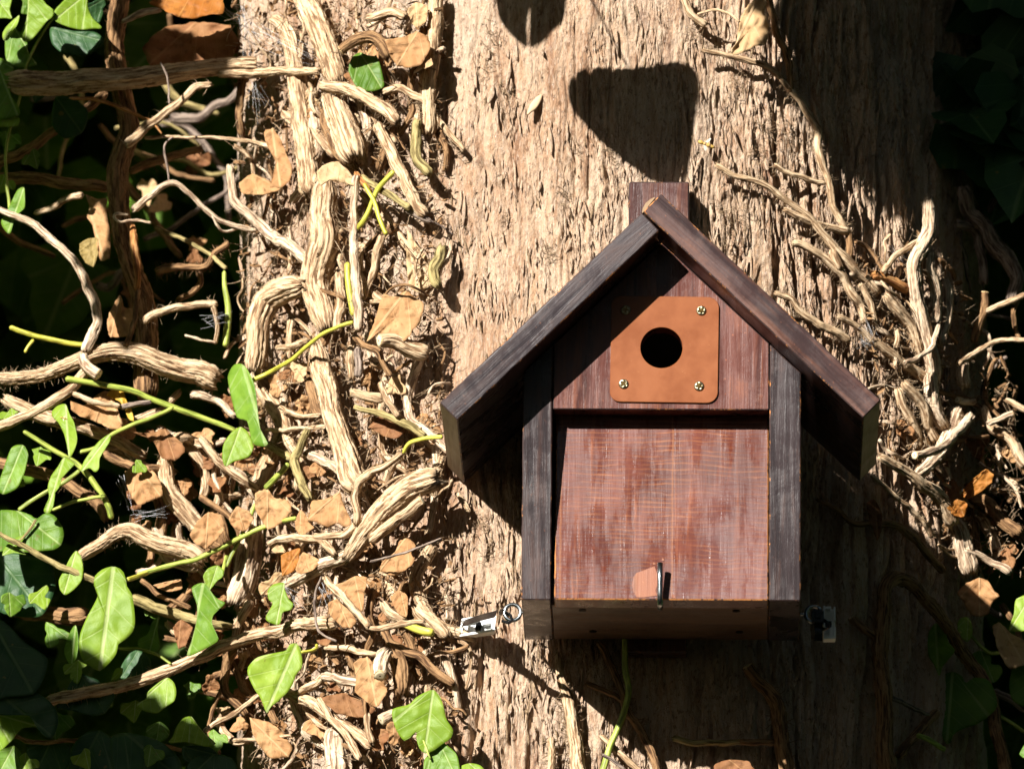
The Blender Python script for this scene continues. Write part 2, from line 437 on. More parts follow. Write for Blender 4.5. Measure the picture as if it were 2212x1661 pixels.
# bark flakes standing off the trunk: each a thin curved sliver, children of the trunk
def flake(u, v, w, l, ang, lift, curl=0.3, mat='trunk'):
    n, m = 6, 9
    a = np.linspace(-1, 1, n)[None, :]; b = np.linspace(-1, 1, m)[:, None]
    wd = w * (1 - 0.75 * np.abs(b) ** 1.7) * (1 + 0.25 * pn(b * 2.3 + u, b * 0 + v, 31))
    x = a * wd; y = b * l + a * 0
    ca, sa = math.cos(ang), math.sin(ang)
    uu = u + x * ca - y * sa; vv = v + x * sa + y * ca
    hh = 0.0012 + lift * (0.5 + 0.5 * b) * 0.001 + 0.0006 * (1 - a ** 2) * curl * 4 + 0.0004 * pn(uu * 0.3, vv * 0.1, 32)
    V = S(uu, vv, hh - 0.001).reshape(-1, 3)
    V2 = V.copy(); V2[:, 1] += 0.0009
    k = n * m; F = []
    for r in range(m - 1):
        for c in range(n - 1):
            q = r * n + c
            F.append((q, q + 1, q + n + 1, q + n)); F.append((k + q, k + q + n, k + q + n + 1, k + q + 1))
    ring = [c for c in range(n)] + [r * n + n - 1 for r in range(1, m)] + [(m - 1) * n + c for c in range(n - 2, -1, -1)] + [r * n for r in range(m - 2, 0, -1)]
    for q in range(len(ring)):
        p0, p1 = ring[q], ring[(q + 1) % len(ring)]
        F.append((p1, p0, k + p0, k + p1))
    o = mesh_obj('bark_flake', np.concatenate([V, V2]), F, M[mat], trunk, origin=V.mean(0))
    return o
flake(1155, 226, 8, 26, 0.62, 9, mat='tan')
flake(1060, 205, 7, 20, 0.3, 5)
for (u0, u1, v0, v1, n) in ((980, 1340, 20, 640, 26), (1500, 1900, 160, 760, 46), (970, 1290, 1020, 1650, 44), (1290, 1700, 1420, 1650, 14), (520, 700, 200, 620, 10)):
    for k in range(n):
        flake(rng.uniform(u0, u1), rng.uniform(v0, v1), rng.uniform(2.0, 5.5), rng.uniform(10, 34), rng.gauss(0, 0.14), rng.uniform(0.6, 4.5), rng.uniform(0, 0.5))

# shreds: hundreds of hair-thin splinters of bark lifting off the surface, joined
def shreds(n, u0, u1, v0, v1, mat, seed):
    g_ = np.random.default_rng(seed); u = g_.uniform(u0, u1, n); v = g_.uniform(v0, v1, n)
    keep = pn(u / 60.0, v / 90.0, 36) > -0.12; u, v = u[keep], v[keep]; n = len(u)
    w = g_.uniform(0.8, 2.6, n); l = g_.gamma(2.2, 4.2, n) + 3; a = g_.normal(0, 0.13, n); lift = g_.uniform(0.0003, 0.0030, n) * (1 + 0.8 * (u > 1450)); end = g_.choice([-1, 1], n)
    K = 5; V = np.empty((n, K, 3, 3))
    for i in range(K):
        t = i / (K - 1) * 2 - 1; hh = -0.0022 + lift * ((1 + t * end) * 0.5) ** 1.5 + 0.001
        for j, q in enumerate((-1, 0, 1)):
            x = q * w * (1 - 0.8 * abs(t) ** 2.2); y = t * l
            V[:, i, j] = S(u + x * np.cos(a) - y * np.sin(a), v + x * np.sin(a) + y * np.cos(a), hh + (0.0004 if q == 0 else 0))
    b = np.arange(n)[:, None, None] * K * 3; i = np.arange(K - 1)[None, :, None] * 3; j = np.arange(2)[None, None, :]
    F = np.stack([b + i + j, b + i + j + 1, b + i + j + 4, b + i + j + 3], -1).reshape(-1, 4)
    o = mesh_obj('bark_shreds', V.reshape(-1, 3), F, M[mat], trunk, np.random.default_rng(1).random((n * K * 3, 2)) * 0.05, smooth=False, origin=V[0, 0, 0]); o['kind'] = 'stuff'
shreds(1500, 960, 1500, -10, 700, 'trunk', 61)
shreds(1700, 1480, 1980, 0, 1000, 'trunk', 62)
shreds(1300, 950, 1330, 1000, 1665, 'trunk', 63)
shreds(500, 960, 1960, 0, 900, 'tan', 64)
shreds(500, 960, 1320, 1000, 1665, 'tan', 65)
shreds(500, 1300, 1900, 1400, 1665, 'trunk', 66)
shreds(500, 540, 960, 0, 1660, 'trunk', 67)
# ================================================================== the nest box
YF = -0.147                                   # depth of the body's front face
ROLL = math.radians(0.55); YAW = math.radians(-1.25)
PC = P(1428, 1000, YF)
def LB(u, v, yl=0.0):
    """photograph point on the box plane at local depth yl -> box-local (x, z)"""
    p = P(u, v, YF + yl) - PC
    x = p[0] - yl * math.sin(-YAW); z = p[2]
    c, s = math.cos(ROLL), math.sin(ROLL)
    return np.array([x * c - z * s, x * s + z * c])

box = empty('nest_box', PC)
box.rotation_euler = (Matrix.Rotation(YAW, 4, 'Z') @ Matrix.Rotation(ROLL, 4, 'Y')).to_euler()
box['_o'] = [0, 0, 0]
tag(box, 'dark stained wooden nest box with pitched roof hung on the tree trunk', 'nest box')

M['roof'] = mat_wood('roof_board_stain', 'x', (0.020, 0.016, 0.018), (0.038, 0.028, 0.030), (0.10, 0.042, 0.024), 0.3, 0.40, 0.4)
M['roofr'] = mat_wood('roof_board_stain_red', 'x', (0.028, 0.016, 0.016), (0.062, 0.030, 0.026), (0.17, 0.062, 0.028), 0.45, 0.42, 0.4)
M['side'] = mat_wood('side_board_stain', 'z', (0.020, 0.015, 0.016), (0.038, 0.027, 0.028), (0.11, 0.042, 0.022), 0.3, 0.40, 0.4)
M['gable'] = mat_wood('gable_stain', 'z', (0.052, 0.020, 0.017), (0.110, 0.036, 0.026), (0.27, 0.085, 0.032), 0.5, 0.40, 0.35)
M['postw'] = mat_wood('post_stain', 'z', (0.045, 0.020, 0.018), (0.090, 0.036, 0.030), (0.22, 0.075, 0.032), 0.4, 0.42, 0.4)
M['under'] = mat_wood('underside_stain', 'x', (0.060, 0.031, 0.017), (0.100, 0.052, 0.028), (0.18, 0.095, 0.05), 0.4, 0.6, 0.05)
M['door'] = mat_door()
def mat_edge(lo=0.54, hi=0.70, nm='worn_edge'):
    t = NT(nm)
    co = t.coord('Object', (1, 1, 1), rnd=2.0)
    nz = t.noise(co, 60, 5, 0.7); n2 = t.noise(co, 500, 3, 0.6)
    f = t.rampf(t.math('ADD', nz, t.math('MULTIPLY', t.math('SUBTRACT', n2, 0.5), 0.5)), lo, hi)
    c = t.mix(f, (0.040, 0.024, 0.022), (0.46, 0.185, 0.055))
    return t.done(c, 0.55, t.bump(n2, 0.4, 0.0005), 0.35)
M['edge'] = mat_edge()
M['edge2'] = mat_edge(0.36, 0.52, 'door_edge')
M['bare'] = mat_wood('bare_softwood', 'z', (0.17, 0.060, 0.034), (0.24, 0.095, 0.055), (0.34, 0.165, 0.09), 0.5, 0.6, 0.0)
M['endgrain'] = mat_wood('end_grain', 'y', (0.22, 0.155, 0.095), (0.33, 0.245, 0.155), (0.40, 0.30, 0.19), 0.4, 0.7, 0.0)
M['chip'] = mat_plain('fresh_chip', (0.30, 0.20, 0.11), 0.6, 0, 0.3, 0.3, 0.6)
def mat_plate():
    t = NT('brown_painted_metal'); co = t.coord('Object')
    a = t.noise(co, 28, 4, 0.65); b = t.noise(co, 900, 3, 0.6); d = t.noise(t.coord('Object', (300, 300, 1400)), 1, 2, 0.5)
    c = t.mix(t.rampf(a, 0.35, 0.65), (0.165, 0.043, 0.008), (0.215, 0.062, 0.013))
    c = t.mix(t.math('MULTIPLY', t.rampf(b, 0.70, 0.76), 0.6), c, (0.42, 0.22, 0.10))
    c = t.mix(t.math('MULTIPLY', t.rampf(d, 0.72, 0.76), 0.4), c, (0.36, 0.17, 0.07))
    r = t.math('ADD', 0.26, t.math('MULTIPLY', a, 0.28))
    return t.done(c, r, t.bump(b, 0.12, 0.0004), 0.35)
M['plate'] = mat_plate()
M['brass'] = mat_plain('zinc_yellow_screw', (0.36, 0.33, 0.21), 0.38, 1.0, 0.5, 0.2)
M['recess'] = mat_plain('screw_recess', (0.14, 0.09, 0.03), 0.35, 1.0)
M['steel'] = mat_plain('galvanised_steel', (0.30, 0.33, 0.34), 0.26, 1.0, 0.5, 0.2)
M['black'] = mat_plain('black_nylon', (0.008, 0.008, 0.009), 0.22, 0.0, 0.35)
M['white'] = mat_plain('white_nylon', (0.78, 0.79, 0.77), 0.45, 0.0, 0.4, 0, 0.05)
M['inside'] = mat_plain('raw_inside', (0.12, 0.075, 0.045), 0.8)

def loc_obj(name, bm, mats, parent=box, loc=(0, 0, 0), rot=(0, 0, 0), smooth=False):
    me = bpy.data.meshes.new(name); bm.to_mesh(me); bm.free()
    for m in mats: me.materials.append(m)
    me.polygons.foreach_set('use_smooth', np.full(len(me.polygons), smooth))
    ob = bpy.data.objects.new(name, me); COL.objects.link(ob); ob.parent = parent
    ob.location = loc; ob.rotation_euler = rot; ob['_o'] = [0, 0, 0]
    return ob

def cut_bm(bm, axis, n):
    """extra loops along an axis so that long edges can wander a little"""
    co = [v.co[axis] for v in bm.verts]; a, b = min(co), max(co)
    for i in range(1, n):
        no = Vector((0, 0, 0)); no[axis] = 1; pt = Vector((0, 0, 0)); pt[axis] = a + (b - a) * i / n
        bmesh.ops.bisect_plane(bm, geom=bm.verts[:] + bm.edges[:] + bm.faces[:], plane_co=pt, plane_no=no)

def prism(poly, y0, y1, bev=0.0009, long_axis=None, wob=0.00035):
    """upright outline (x, z) pulled through from y0 to y1, edges eased; eased faces carry material 1"""
    bm = bmesh.new()
    f = [bm.verts.new((p[0], y0, p[1])) for p in poly]; b = [bm.verts.new((p[0], y1, p[1])) for p in poly]
    bm.faces.new(f); bm.faces.new(b[::-1])
    n = len(poly)
    for i in range(n):
        bm.faces.new((f[(i + 1) % n], f[i], b[i], b[(i + 1) % n]))
    bmesh.ops.recalc_face_normals(bm, faces=bm.faces[:])
    if long_axis is not None: cut_bm(bm, long_axis, 26)
    if bev:
        sharp = [e for e in bm.edges if len(e.link_faces) == 2 and e.calc_face_angle(0) > 0.4]
        r = bmesh.ops.bevel(bm, geom=sharp, offset=bev, segments=1, affect='EDGES')
        for fc in r['faces']: fc.material_index = 1
    if wob:
        for v in bm.verts:
            a, b_, c = v.co
            v.co.x += wob * float(pn(c * 130 + y0 * 50, b_ * 90 + a * 7, 41)); v.co.z += wob * float(pn(a * 130 + y1 * 50, b_ * 90 + c * 7, 42))
            v.co.y += wob * 0.12 * float(pn(a * 90, c * 90, 43))
    return bm

OH = 0.0365                                   # roof overhang at the front
RD = 0.192                                    # roof depth
A = LB(1428, 419, -OH); Cc = LB(1903, 867, -OH); E = LB(1386, 460, -OH); F_ = LB(949, 867, -OH)
TH = 0.0187
def roof_board(name, p0, p1, flip, mat):
    d = p1 - p0; L = float(np.hypot(*d)); ang = math.atan2(d[1], d[0])
    # local x runs down the slope; the board's thickness hangs below its upper face
    if flip:   # left-hand board
        poly = [(0, 0), (L, 0), (L, TH), (0, TH)]
    else:
        poly = [(0, 0), (L, 0), (L, -TH), (0, -TH)]
    bm = prism(poly, -OH, -OH + RD, 0.0008, 0, 0.0004)
    for f in bm.faces:     # sawn end at the eave
        if f.material_index == 0 and abs(f.normal.x) > 0.9 and f.calc_center_median().x > L * 0.5: f.material_index = 2
    return loc_obj(name, bm, [M[mat], M['edge'], M['endgrain']], box, (p0[0], 0, p0[1]), (0, -ang, 0))
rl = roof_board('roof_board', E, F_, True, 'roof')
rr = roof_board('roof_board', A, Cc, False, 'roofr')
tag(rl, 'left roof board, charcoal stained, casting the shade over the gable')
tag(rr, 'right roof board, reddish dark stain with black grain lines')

def line_z(p, q, x):
    return p[1] + (q[1] - p[1]) * (x - p[0]) / (q[0] - p[0])
dl = (F_ - E) / np.hypot(*(F_ - E)); nl = np.array([-dl[1], dl[0]]); nl = nl * TH       # left board under face
dr = (Cc - A) / np.hypot(*(Cc - A)); nr = np.array([dr[1], -dr[0]]) * TH
El, Fl = E + nl, F_ + nl; Ar, Cr = A + nr, Cc + nr
zl = lambda x: float(line_z(El, Fl, x)) - 0.0006
zr = lambda x: float(line_z(Ar, Cr, x)) - 0.0006
xl0, xl1 = LB(1126.5, 1200)[0], LB(1190, 1200)[0]
xr0, xr1 = LB(1661.5, 1200)[0], LB(1729, 1200)[0]
zb = LB(1428, 1296)[1]
DEP = 0.131
bm = prism([(xl0, zb), (xl1, zb), (xl1, zl(xl1)), (xl0, zl(xl0))], 0, DEP, 0.0008, 2)
tag(loc_obj('side_wall', bm, [M['side'], M['edge']]), 'left side board, charcoal stain')
bm = prism([(xr0, zb), (xr1, zb), (xr1, zr(xr1)), (xr0, zr(xr0))], 0, DEP, 0.0008, 2)
tag(loc_obj('side_wall', bm, [M['side'], M['edge']]), 'right side board, grey scuffed stain')

# gable board with its round entrance
def holed(outer, hc, hr, y0, y1, bev=0.0, n=48):
    bm = bmesh.new()
    o = [bm.verts.new((p[0], y0, p[1])) for p in outer]
    h = [bm.verts.new((hc[0] + hr * math.cos(2 * math.pi * i / n), y0, hc[1] + hr * math.sin(2 * math.pi * i / n))) for i in range(n)]
    es = [bm.edges.new((o[i], o[(i + 1) % len(o)])) for i in range(len(o))] + [bm.edges.new((h[i], h[(i + 1) % n])) for i in range(n)]
    bmesh.ops.triangle_fill(bm, use_beauty=True, use_dissolve=False, edges=es)
    bad = [f for f in bm.faces if math.hypot(f.calc_center_median().x - hc[0], f.calc_center_median().z - hc[1]) < hr * 0.9 and all(v in h for v in f.verts)]
    if bad: bmesh.ops.delete(bm, geom=bad, context='FACES_ONLY')
    r = bmesh.ops.extrude_face_region(bm, geom=bm.faces[:])
    bmesh.ops.translate(bm, vec=(0, y1 - y0, 0), verts=[g for g in r['geom'] if isinstance(g, bmesh.types.BMVert)])
    bmesh.ops.recalc_face_normals(bm, faces=bm.faces[:])
    if bev:
        sharp = [e for e in bm.edges if len(e.link_faces) == 2 and e.calc_face_angle(0) > 0.9]
        rb = bmesh.ops.bevel(bm, geom=sharp, offset=bev, segments=1, affect='EDGES')
        for fc in rb['faces']: fc.material_index = 1
    return bm
gx0, gx1 = xl1 + 0.0006, xr0 - 0.0005
gz = LB(1428, 884)[1]
hc = LB(1429, 752); hr = 45.5 * PXM * 0.98
xm = 0.0
for _ in range(40):     # where the two undersides cross
    xm = xm - (zl(xm) - zr(xm)) * 0.4
outer = [(gx0, gz), (gx1, gz), (gx1, zr(gx1)), (xm, min(zl(xm), zr(xm))), (gx0, zl(gx0))]
tag(loc_obj('gable_panel', holed(outer, hc, hr * 1.02, 0.0004, 0.018, 0.0007), [M['gable'], M['edge']]), 'triangular front board with the entrance hole')

# metal plate round the hole
def rounded(x0, x1, z0, z1, rad, n=7):
    pts = []
    for (cx, cz, a0, r) in ((x1 - rad[0], z1 - rad[0], 0, rad[0]), (x0 + rad[1], z1 - rad[1], 90, rad[1]), (x0 + rad[2], z0 + rad[2], 180, rad[2]), (x1 - rad[3], z0 + rad[3], 270, rad[3])):
        for i in range(n + 1):
            a = math.radians(a0 + 90 * i / n); pts.append((cx + r * math.cos(a), cz + r * math.sin(a)))
    return pts
k = PXM * 0.978
pr = math.radians(-0.6)
pc = LB(1435.5, 755.5)
def pl(u, v):
    q = LB(u, v) - pc
    return q
pw, ph = 233 * k / 2, 229 * k / 2 / math.cos(PITCH)
hloc = pl(1429, 752); hl = (hloc[0] * math.cos(pr) + hloc[1] * math.sin(pr), -hloc[0] * math.sin(pr) + hloc[1] * math.cos(pr))
plate = loc_obj('hole_plate', holed(rounded(-pw, pw, -ph, ph, (25 * k, 22 * k, 22 * k, 24 * k)), hl, hr, -0.0010, 0.0004, 0.00022), [M['plate'], M['plate']], box, (pc[0], -0.0003, pc[1]), (0, -pr, 0))
tag(plate, 'brown painted metal plate framing the entrance hole')
bevel_rim = None
def screw(u, v, ang):
    p = pl(u, v)
    bm = bmesh.new(); R = 11.0 * k
    bmesh.ops.create_uvsphere(bm, u_segments=28, v_segments=14, radius=R)
    for vtx in bm.verts:
        vtx.co.z *= 0.42
        # cross-shaped recess, pressed into the head
        x, y = vtx.co.x, vtx.co.y
        if vtx.co.z > 0:
            r = math.hypot(x, y); ca, sa = math.cos(ang), math.sin(ang); a, b = x * ca + y * sa, -x * sa + y * ca
            if (abs(a) < R * 0.17 and abs(b) < R * 0.62) or (abs(b) < R * 0.17 and abs(a) < R * 0.62): vtx.co.z -= R * 0.30
    bmesh.ops.rotate(bm, cent=(0, 0, 0), matrix=Matrix.Rotation(math.pi / 2, 3, 'X'), verts=bm.verts)
    s = loc_obj('screw', bm, [M['brass']], plate, (p[0], -0.0012, p[1]), smooth=True)
    bm = bmesh.new()
    for q in (0, 1):
        w, l = (R * 0.15, R * 0.58) if q else (R * 0.58, R * 0.15)
        m = Matrix.Rotation(ang, 4, 'Y') @ Matrix.Diagonal((2 * w, R * (0.2 + 0.03 * q), 2 * l, 1))
        bmesh.ops.create_cube(bm, size=1.0, matrix=m)
    loc_obj('cross_slot', bm, [M['recess']], s, (0, -R * 0.30, 0))
for (u, v, a) in ((1351, 671.5, 0.2), (1514, 672, 0.5), (1348, 831, 0.9), (1511, 835, 0.35)): screw(u, v, a)

# tilted door board: its foot is flush, its head leans back behind the gable
dx0, dx1 = LB(1197.5, 1296)[0], LB(1659, 1296)[0]
DT = math.radians(-8.3)
DH = (LB(1428, 850)[1] - zb) / math.cos(DT)
bm = prism([(dx0, 0), (dx1, 0), (dx1, DH), (dx0, DH)], 0, 0.0175, 0.0008, 2, 0.0003)
door = tag(loc_obj('door_panel', bm, [M['door'], M['edge2']], box, (0, -0.0006, zb + 0.0003), (DT, 0, 0)), 'reddish saw-marked front door board leaning in at the top')
# torn patch where the stained skin came away
pp = [(1365, 1262), (1368, 1246), (1375, 1236), (1390, 1231), (1402, 1226), (1414, 1222), (1420, 1240), (1421, 1262), (1416, 1276), (1420, 1287), (1404, 1289), (1392, 1291), (1376, 1291), (1368, 1279)]
bm = bmesh.new(); top = []; bot = []
for (u, v) in pp:
    x, z = LB(u, v); zz = (z - zb) / math.cos(DT)
    top.append(bm.verts.new((x, -0.00035, zz))); bot.append(bm.verts.new((x * 1.002, 0.0002, zz)))
bm.faces.new(top); n = len(pp)
for i in range(n): bm.faces.new((top[(i + 1) % n], top[i], bot[i], bot[(i + 1) % n]))
bmesh.ops.recalc_face_normals(bm, faces=bm.faces[:])
loc_obj('bare_patch', bm, [M['bare']], door)
# small chips of raw wood on the bottom edge
for (u, v, w) in ((1455, 1290, 5), (1413, 1216, 3), (1432, 1207, 3)):
    x, z = LB(u, v); zz = (z - zb) / math.cos(DT); bm = bmesh.new(); q = w * PXM
    vs = [bm.verts.new((x + q * a, -0.0004, zz + q * b)) for a, b in ((-1, -0.6), (-0.3, 1.2), (0.6, 0.3), (1.0, -0.7))]
    bk = [bm.verts.new((c.co.x, 0.0003, c.co.z)) for c in vs]
    bm.faces.new(vs[::-1])
    for i in range(4): bm.faces.new((vs[i], vs[(i + 1) % 4], bk[(i + 1) % 4], bk[i]))
    bmesh.ops.recalc_face_normals(bm, faces=bm.faces[:])
    loc_obj('bare_chip', bm, [M['bare']], door)

# floor, back board, long hanging post
bm = prism([(xl1 + 0.0005, zb + 0.0005), (xr0 - 0.0005, zb + 0.0005), (xr0 - 0.0005, zb + 0.018), (xl1 + 0.0005, zb + 0.018)], 0.0195, DEP - 0.001, 0.0006, None, 0)
floor_o = loc_obj('floor_board', bm, [M['under'], M['under']])
for (u, y) in ((1257, 0.034), (1277, 0.103), (1590, 0.034), (1598, 0.103)):
    x = LB(u, 1300)[0]; bm = bmesh.new()
    bmesh.ops.create_cone(bm, cap_ends=True, segments=16, radius1=0.0028, radius2=0.0028, depth=0.0012)
    loc_obj('floor_screw', bm, [M['black']], floor_o, (x, y, zb + 0.0003))
bm = prism([(xl1 + 0.0005, zb + 0.0185), (xr0 - 0.0005, zb + 0.0185), (xr0 - 0.0005, zr(xr0) - 0.004), (xm, min(zl(xm), zr(xm)) - 0.002), (xl1 + 0.0005, zl(xl1) - 0.004)], DEP - 0.014, DEP - 0.0006, 0, None, 0)
loc_obj('back_board', bm, [M['inside'], M['inside']])
# the post stands behind everything, from above the ridge to just under the floor
py0 = DEP + 0.0005; px0, px1 = LB(1358.5, 393, py0)[0], LB(1489, 393, py0)[0]
pzt = LB(1424, 393, py0)[1]; pzb = LB(1424, 1398, py0)[1] - 0.004
bm = prism([(px0, pzb), (px1, pzb), (px1, pzt), (px0, pzt)], py0, py0 + 0.018, 0.0011, 2, 0.0004)
tag(loc_obj('back_post', bm, [M['postw'], M['edge']]), 'upright reddish brown batten rising behind the ridge')
# split ridge tip showing pale wood
bm = bmesh.new()
q0 = LB(1387, 459, -OH); q1 = LB(1414, 426, -OH)
d = (q1 - q0); nn = np.array([-d[1], d[0]]) / np.hypot(*d)
prof = [(0.02, 0.0003), (0.2, 0.0018), (0.5, 0.0026), (0.8, 0.0017), (1.0, 0.0003)]
fr = [q0 + d * t + nn * w for t, w in prof]; base = [q0 + d * t - nn * 0.0004 for t, w in prof]
vs = []
for y in (-OH + 0.0012, -OH + 0.028):
    vs.append([bm.verts.new((p[0], y, p[1])) for p in fr] + [bm.verts.new((p[0], y, p[1])) for p in base[::-1]])
bm.faces.new(vs[0]); bm.faces.new(vs[1][::-1]); n = len(vs[0])
for i in range(n): bm.faces.new((vs[0][(i + 1) % n], vs[0][i], vs[1][i], vs[1][(i + 1) % n]))
bmesh.ops.recalc_face_normals(bm, faces=bm.faces[:])
tag(loc_obj('ridge_splinter', bm, [M['chip']]), 'pale splintered wood at the ridge')

def tube_bm(path, r, seg=12, closed=False):
    pts = [Vector(p) for p in path]; n = len(pts); bm = bmesh.new(); rings = []
    up = Vector((0.13, 0.9, 0.2))
    for i, p in enumerate(pts):
        a = pts[(i - 1) % n] if closed or i > 0 else p; b = pts[(i + 1) % n] if closed or i < n - 1 else p
        t = (b - a).normalized(); s = t.cross(up).normalized(); q = s.cross(t)
        rr_ = r[i] if isinstance(r, (list, tuple)) else r
        rings.append([bm.verts.new(p + (s * math.cos(2 * math.pi * k_ / seg) + q * math.sin(2 * math.pi * k_ / seg)) * rr_) for k_ in range(seg)])
    for i in range(n if closed else n - 1):
        a, b = rings[i], rings[(i + 1) % n]
        for k_ in range(seg): bm.faces.new((a[k_], a[(k_ + 1) % seg], b[(k_ + 1) % seg], b[k_]))
    if not closed:
        bm.faces.new(rings[0][::-1]); bm.faces.new(rings[-1])
    bmesh.ops.recalc_face_normals(bm, faces=bm.faces[:])
    return bm
# square-bent hook that keeps the door shut
hx = LB(1426, 1250)[0]; hzt = LB(1425, 1212, -0.012)[1]; hr_ = 6.0 * PXM
hook = [(hx, -0.0070, hzt), (hx, -0.0070, hzt - 0.012), (hx, -0.0070, zb + 0.004), (hx, -0.0066, zb - 0.0008), (hx, -0.0050, zb - 0.0032), (hx, -0.002, zb - 0.0040), (hx, 0.010, zb - 0.0034), (hx, 0.024, zb + 0.002)]
loc_obj('door_hook', tube_bm(hook, hr_), [M['steel']], smooth=True)
# screw eyes in the two sides
def eye(u, v, yl, sx):
    p = P(u, v, YF + yl) - PC
    x, z = LB(u, v, yl); R = 17 * PXM
    ring = [(x + R * math.cos(a), yl + 0.35 * R * math.sin(a) * 0.3, z + R * math.sin(a) * 1.05) for a in [2 * math.pi * i / 40 for i in range(40)]]
    o = loc_obj('screw_eye', tube_bm(ring, 4.2 * PXM, 10, True), [M['steel']], smooth=True)
    sh = [(x + sx * R, yl, z), (x + sx * (R + 0.003), yl, z), (x + sx * (R + 0.013), yl, z)]
    loc_obj('shank', tube_bm(sh, 3.4 * PXM, 10), [M['steel']], o, (0, 0, 0), smooth=True)
eye(1107, 1321, 0.085, 1)
eye(1758, 1328, 0.085, -1)

# ------------------------------------------------------------------ cable ties and their white mounts
def wbox(bm, c, ax, ay, az, m=0):
    """box from a centre and three half-axis vectors (world space)"""
    c, ax, ay, az = (np.asarray(q, float) for q in (c, ax, ay, az))
    vs = [bm.verts.new(c + i * ax + j * ay + k_ * az) for i in (-1, 1) for j in (-1, 1) for k_ in (-1, 1)]
    for f in ((0, 1, 3, 2), (4, 6, 7, 5), (0, 4, 5, 1), (2, 3, 7, 6), (0, 2, 6, 4), (1, 5, 7, 3)):
        fc = bm.faces.new([vs[i] for i in f]); fc.material_index = m
def bm_top(name, bm, mats, label, cat, group=None, parent=None, bev=0.0004):
    bmesh.ops.recalc_face_normals(bm, faces=bm.faces[:])
    c = sum((v.co for v in bm.verts), Vector()) / len(bm.verts)
    bmesh.ops.translate(bm, vec=-c, verts=bm.verts)
    me = bpy.data.meshes.new(name); bm.to_mesh(me); bm.free()
    for m in mats: me.materials.append(m)
    ob = bpy.data.objects.new(name, me); COL.objects.link(ob)
    ob['_o'] = list(c)
    if parent is not None:
        ob.parent = parent; ob.location = c - Vector(parent['_o'])
    else:
        ob.location = c; tag(ob, label, cat, group)
    if bev:
        b = ob.modifiers.new('bevel', 'BEVEL'); b.width = bev; b.segments = 2; b.limit_method = 'ANGLE'
    return ob
def mount(pa, pb, hw, Y, name, label):
    """white mount as a long open frame from photo point pa to pb, half width hw (photo units)"""
    Ya, Yb = Y if isinstance(Y, tuple) else (Y, Y)
    a = P(*pa, Ya); b = P(*pb, Yb); c = (a + b) / 2; ax = (b - a) / 2
    up = np.cross(ax / np.linalg.norm(ax), [0, 1, 0]); up = up / np.linalg.norm(up) * hw * PXM
    if up[2] < 0: up = -up
    back = np.array([0, 0.0045, 0])
    bm = bmesh.new()
    wbox(bm, c + back * 1.4, ax, up, [0, 0.0014, 0])                      # base
    wbox(bm, c - up * 0.86 + ax * 0.0, ax * 1.04, up * 0.14, back)        # lower rail
    wbox(bm, c + up * 0.86 - ax * 0.55, ax * 0.42, up * 0.14, back)       # upper rail in two pieces
    wbox(bm, c + up * 0.86 + ax * 0.62, ax * 0.36, up * 0.14, back)
    wbox(bm, c - ax * 0.93 - up * 0.2, ax * 0.08, up * 0.5, back * 0.9)
    wbox(bm, c + ax * 0.90 - up * 0.05, ax * 0.11, up * 0.78, back * 0.95)
    wbox(bm, c + ax * 0.55 + up * 0.30, ax * 0.26, up * 0.36, back * 0.8)
    o = bm_top(name, bm, [M['white']], label, 'cable mount')
    bm = bmesh.new(); R = hw * PXM * 0.55
    ex = ax / np.linalg.norm(ax); ez = up / np.linalg.norm(up); cc = c - up * 0.15 + ax * 0.05 - np.array([0, 0.0012, 0])
    rim = [bm.verts.new(cc + (ex * math.cos(t) + ez * math.sin(t)) * R) for t in np.linspace(0, 2 * math.pi, 24, endpoint=False)]
    bk = [bm.verts.new(np.array(v.co) + np.array([0, 0.004, 0])) for v in rim]
    bm.faces.new(rim)
    for i in range(24): bm.faces.new((rim[(i + 1) % 24], rim[i], bk[i], bk[(i + 1) % 24]))
    dial = bm_top('ribbed_dial', bm, [M['black']], None, None, parent=o, bev=0)
    bm = bmesh.new()
    for i in range(9):
        wbox(bm, cc + ex * R * (-0.8 + 0.2 * i) + ez * R * 0.45 - np.array([0, 0.0006, 0]), ex * R * 0.06, ez * R * 0.42, [0, 0.0006, 0])
    bm_top('rib_row', bm, [M['black']], None, None, parent=o, bev=0)
    return o, c, ex, ez
MY = YF + 0.075
YL = float(yref(994)); mount((994, 1358), (1070, 1346), 20, (YL - 0.008, YL - 0.040), 'cable_mount', 'white plastic cable mount sunlit on the bark left of the box')
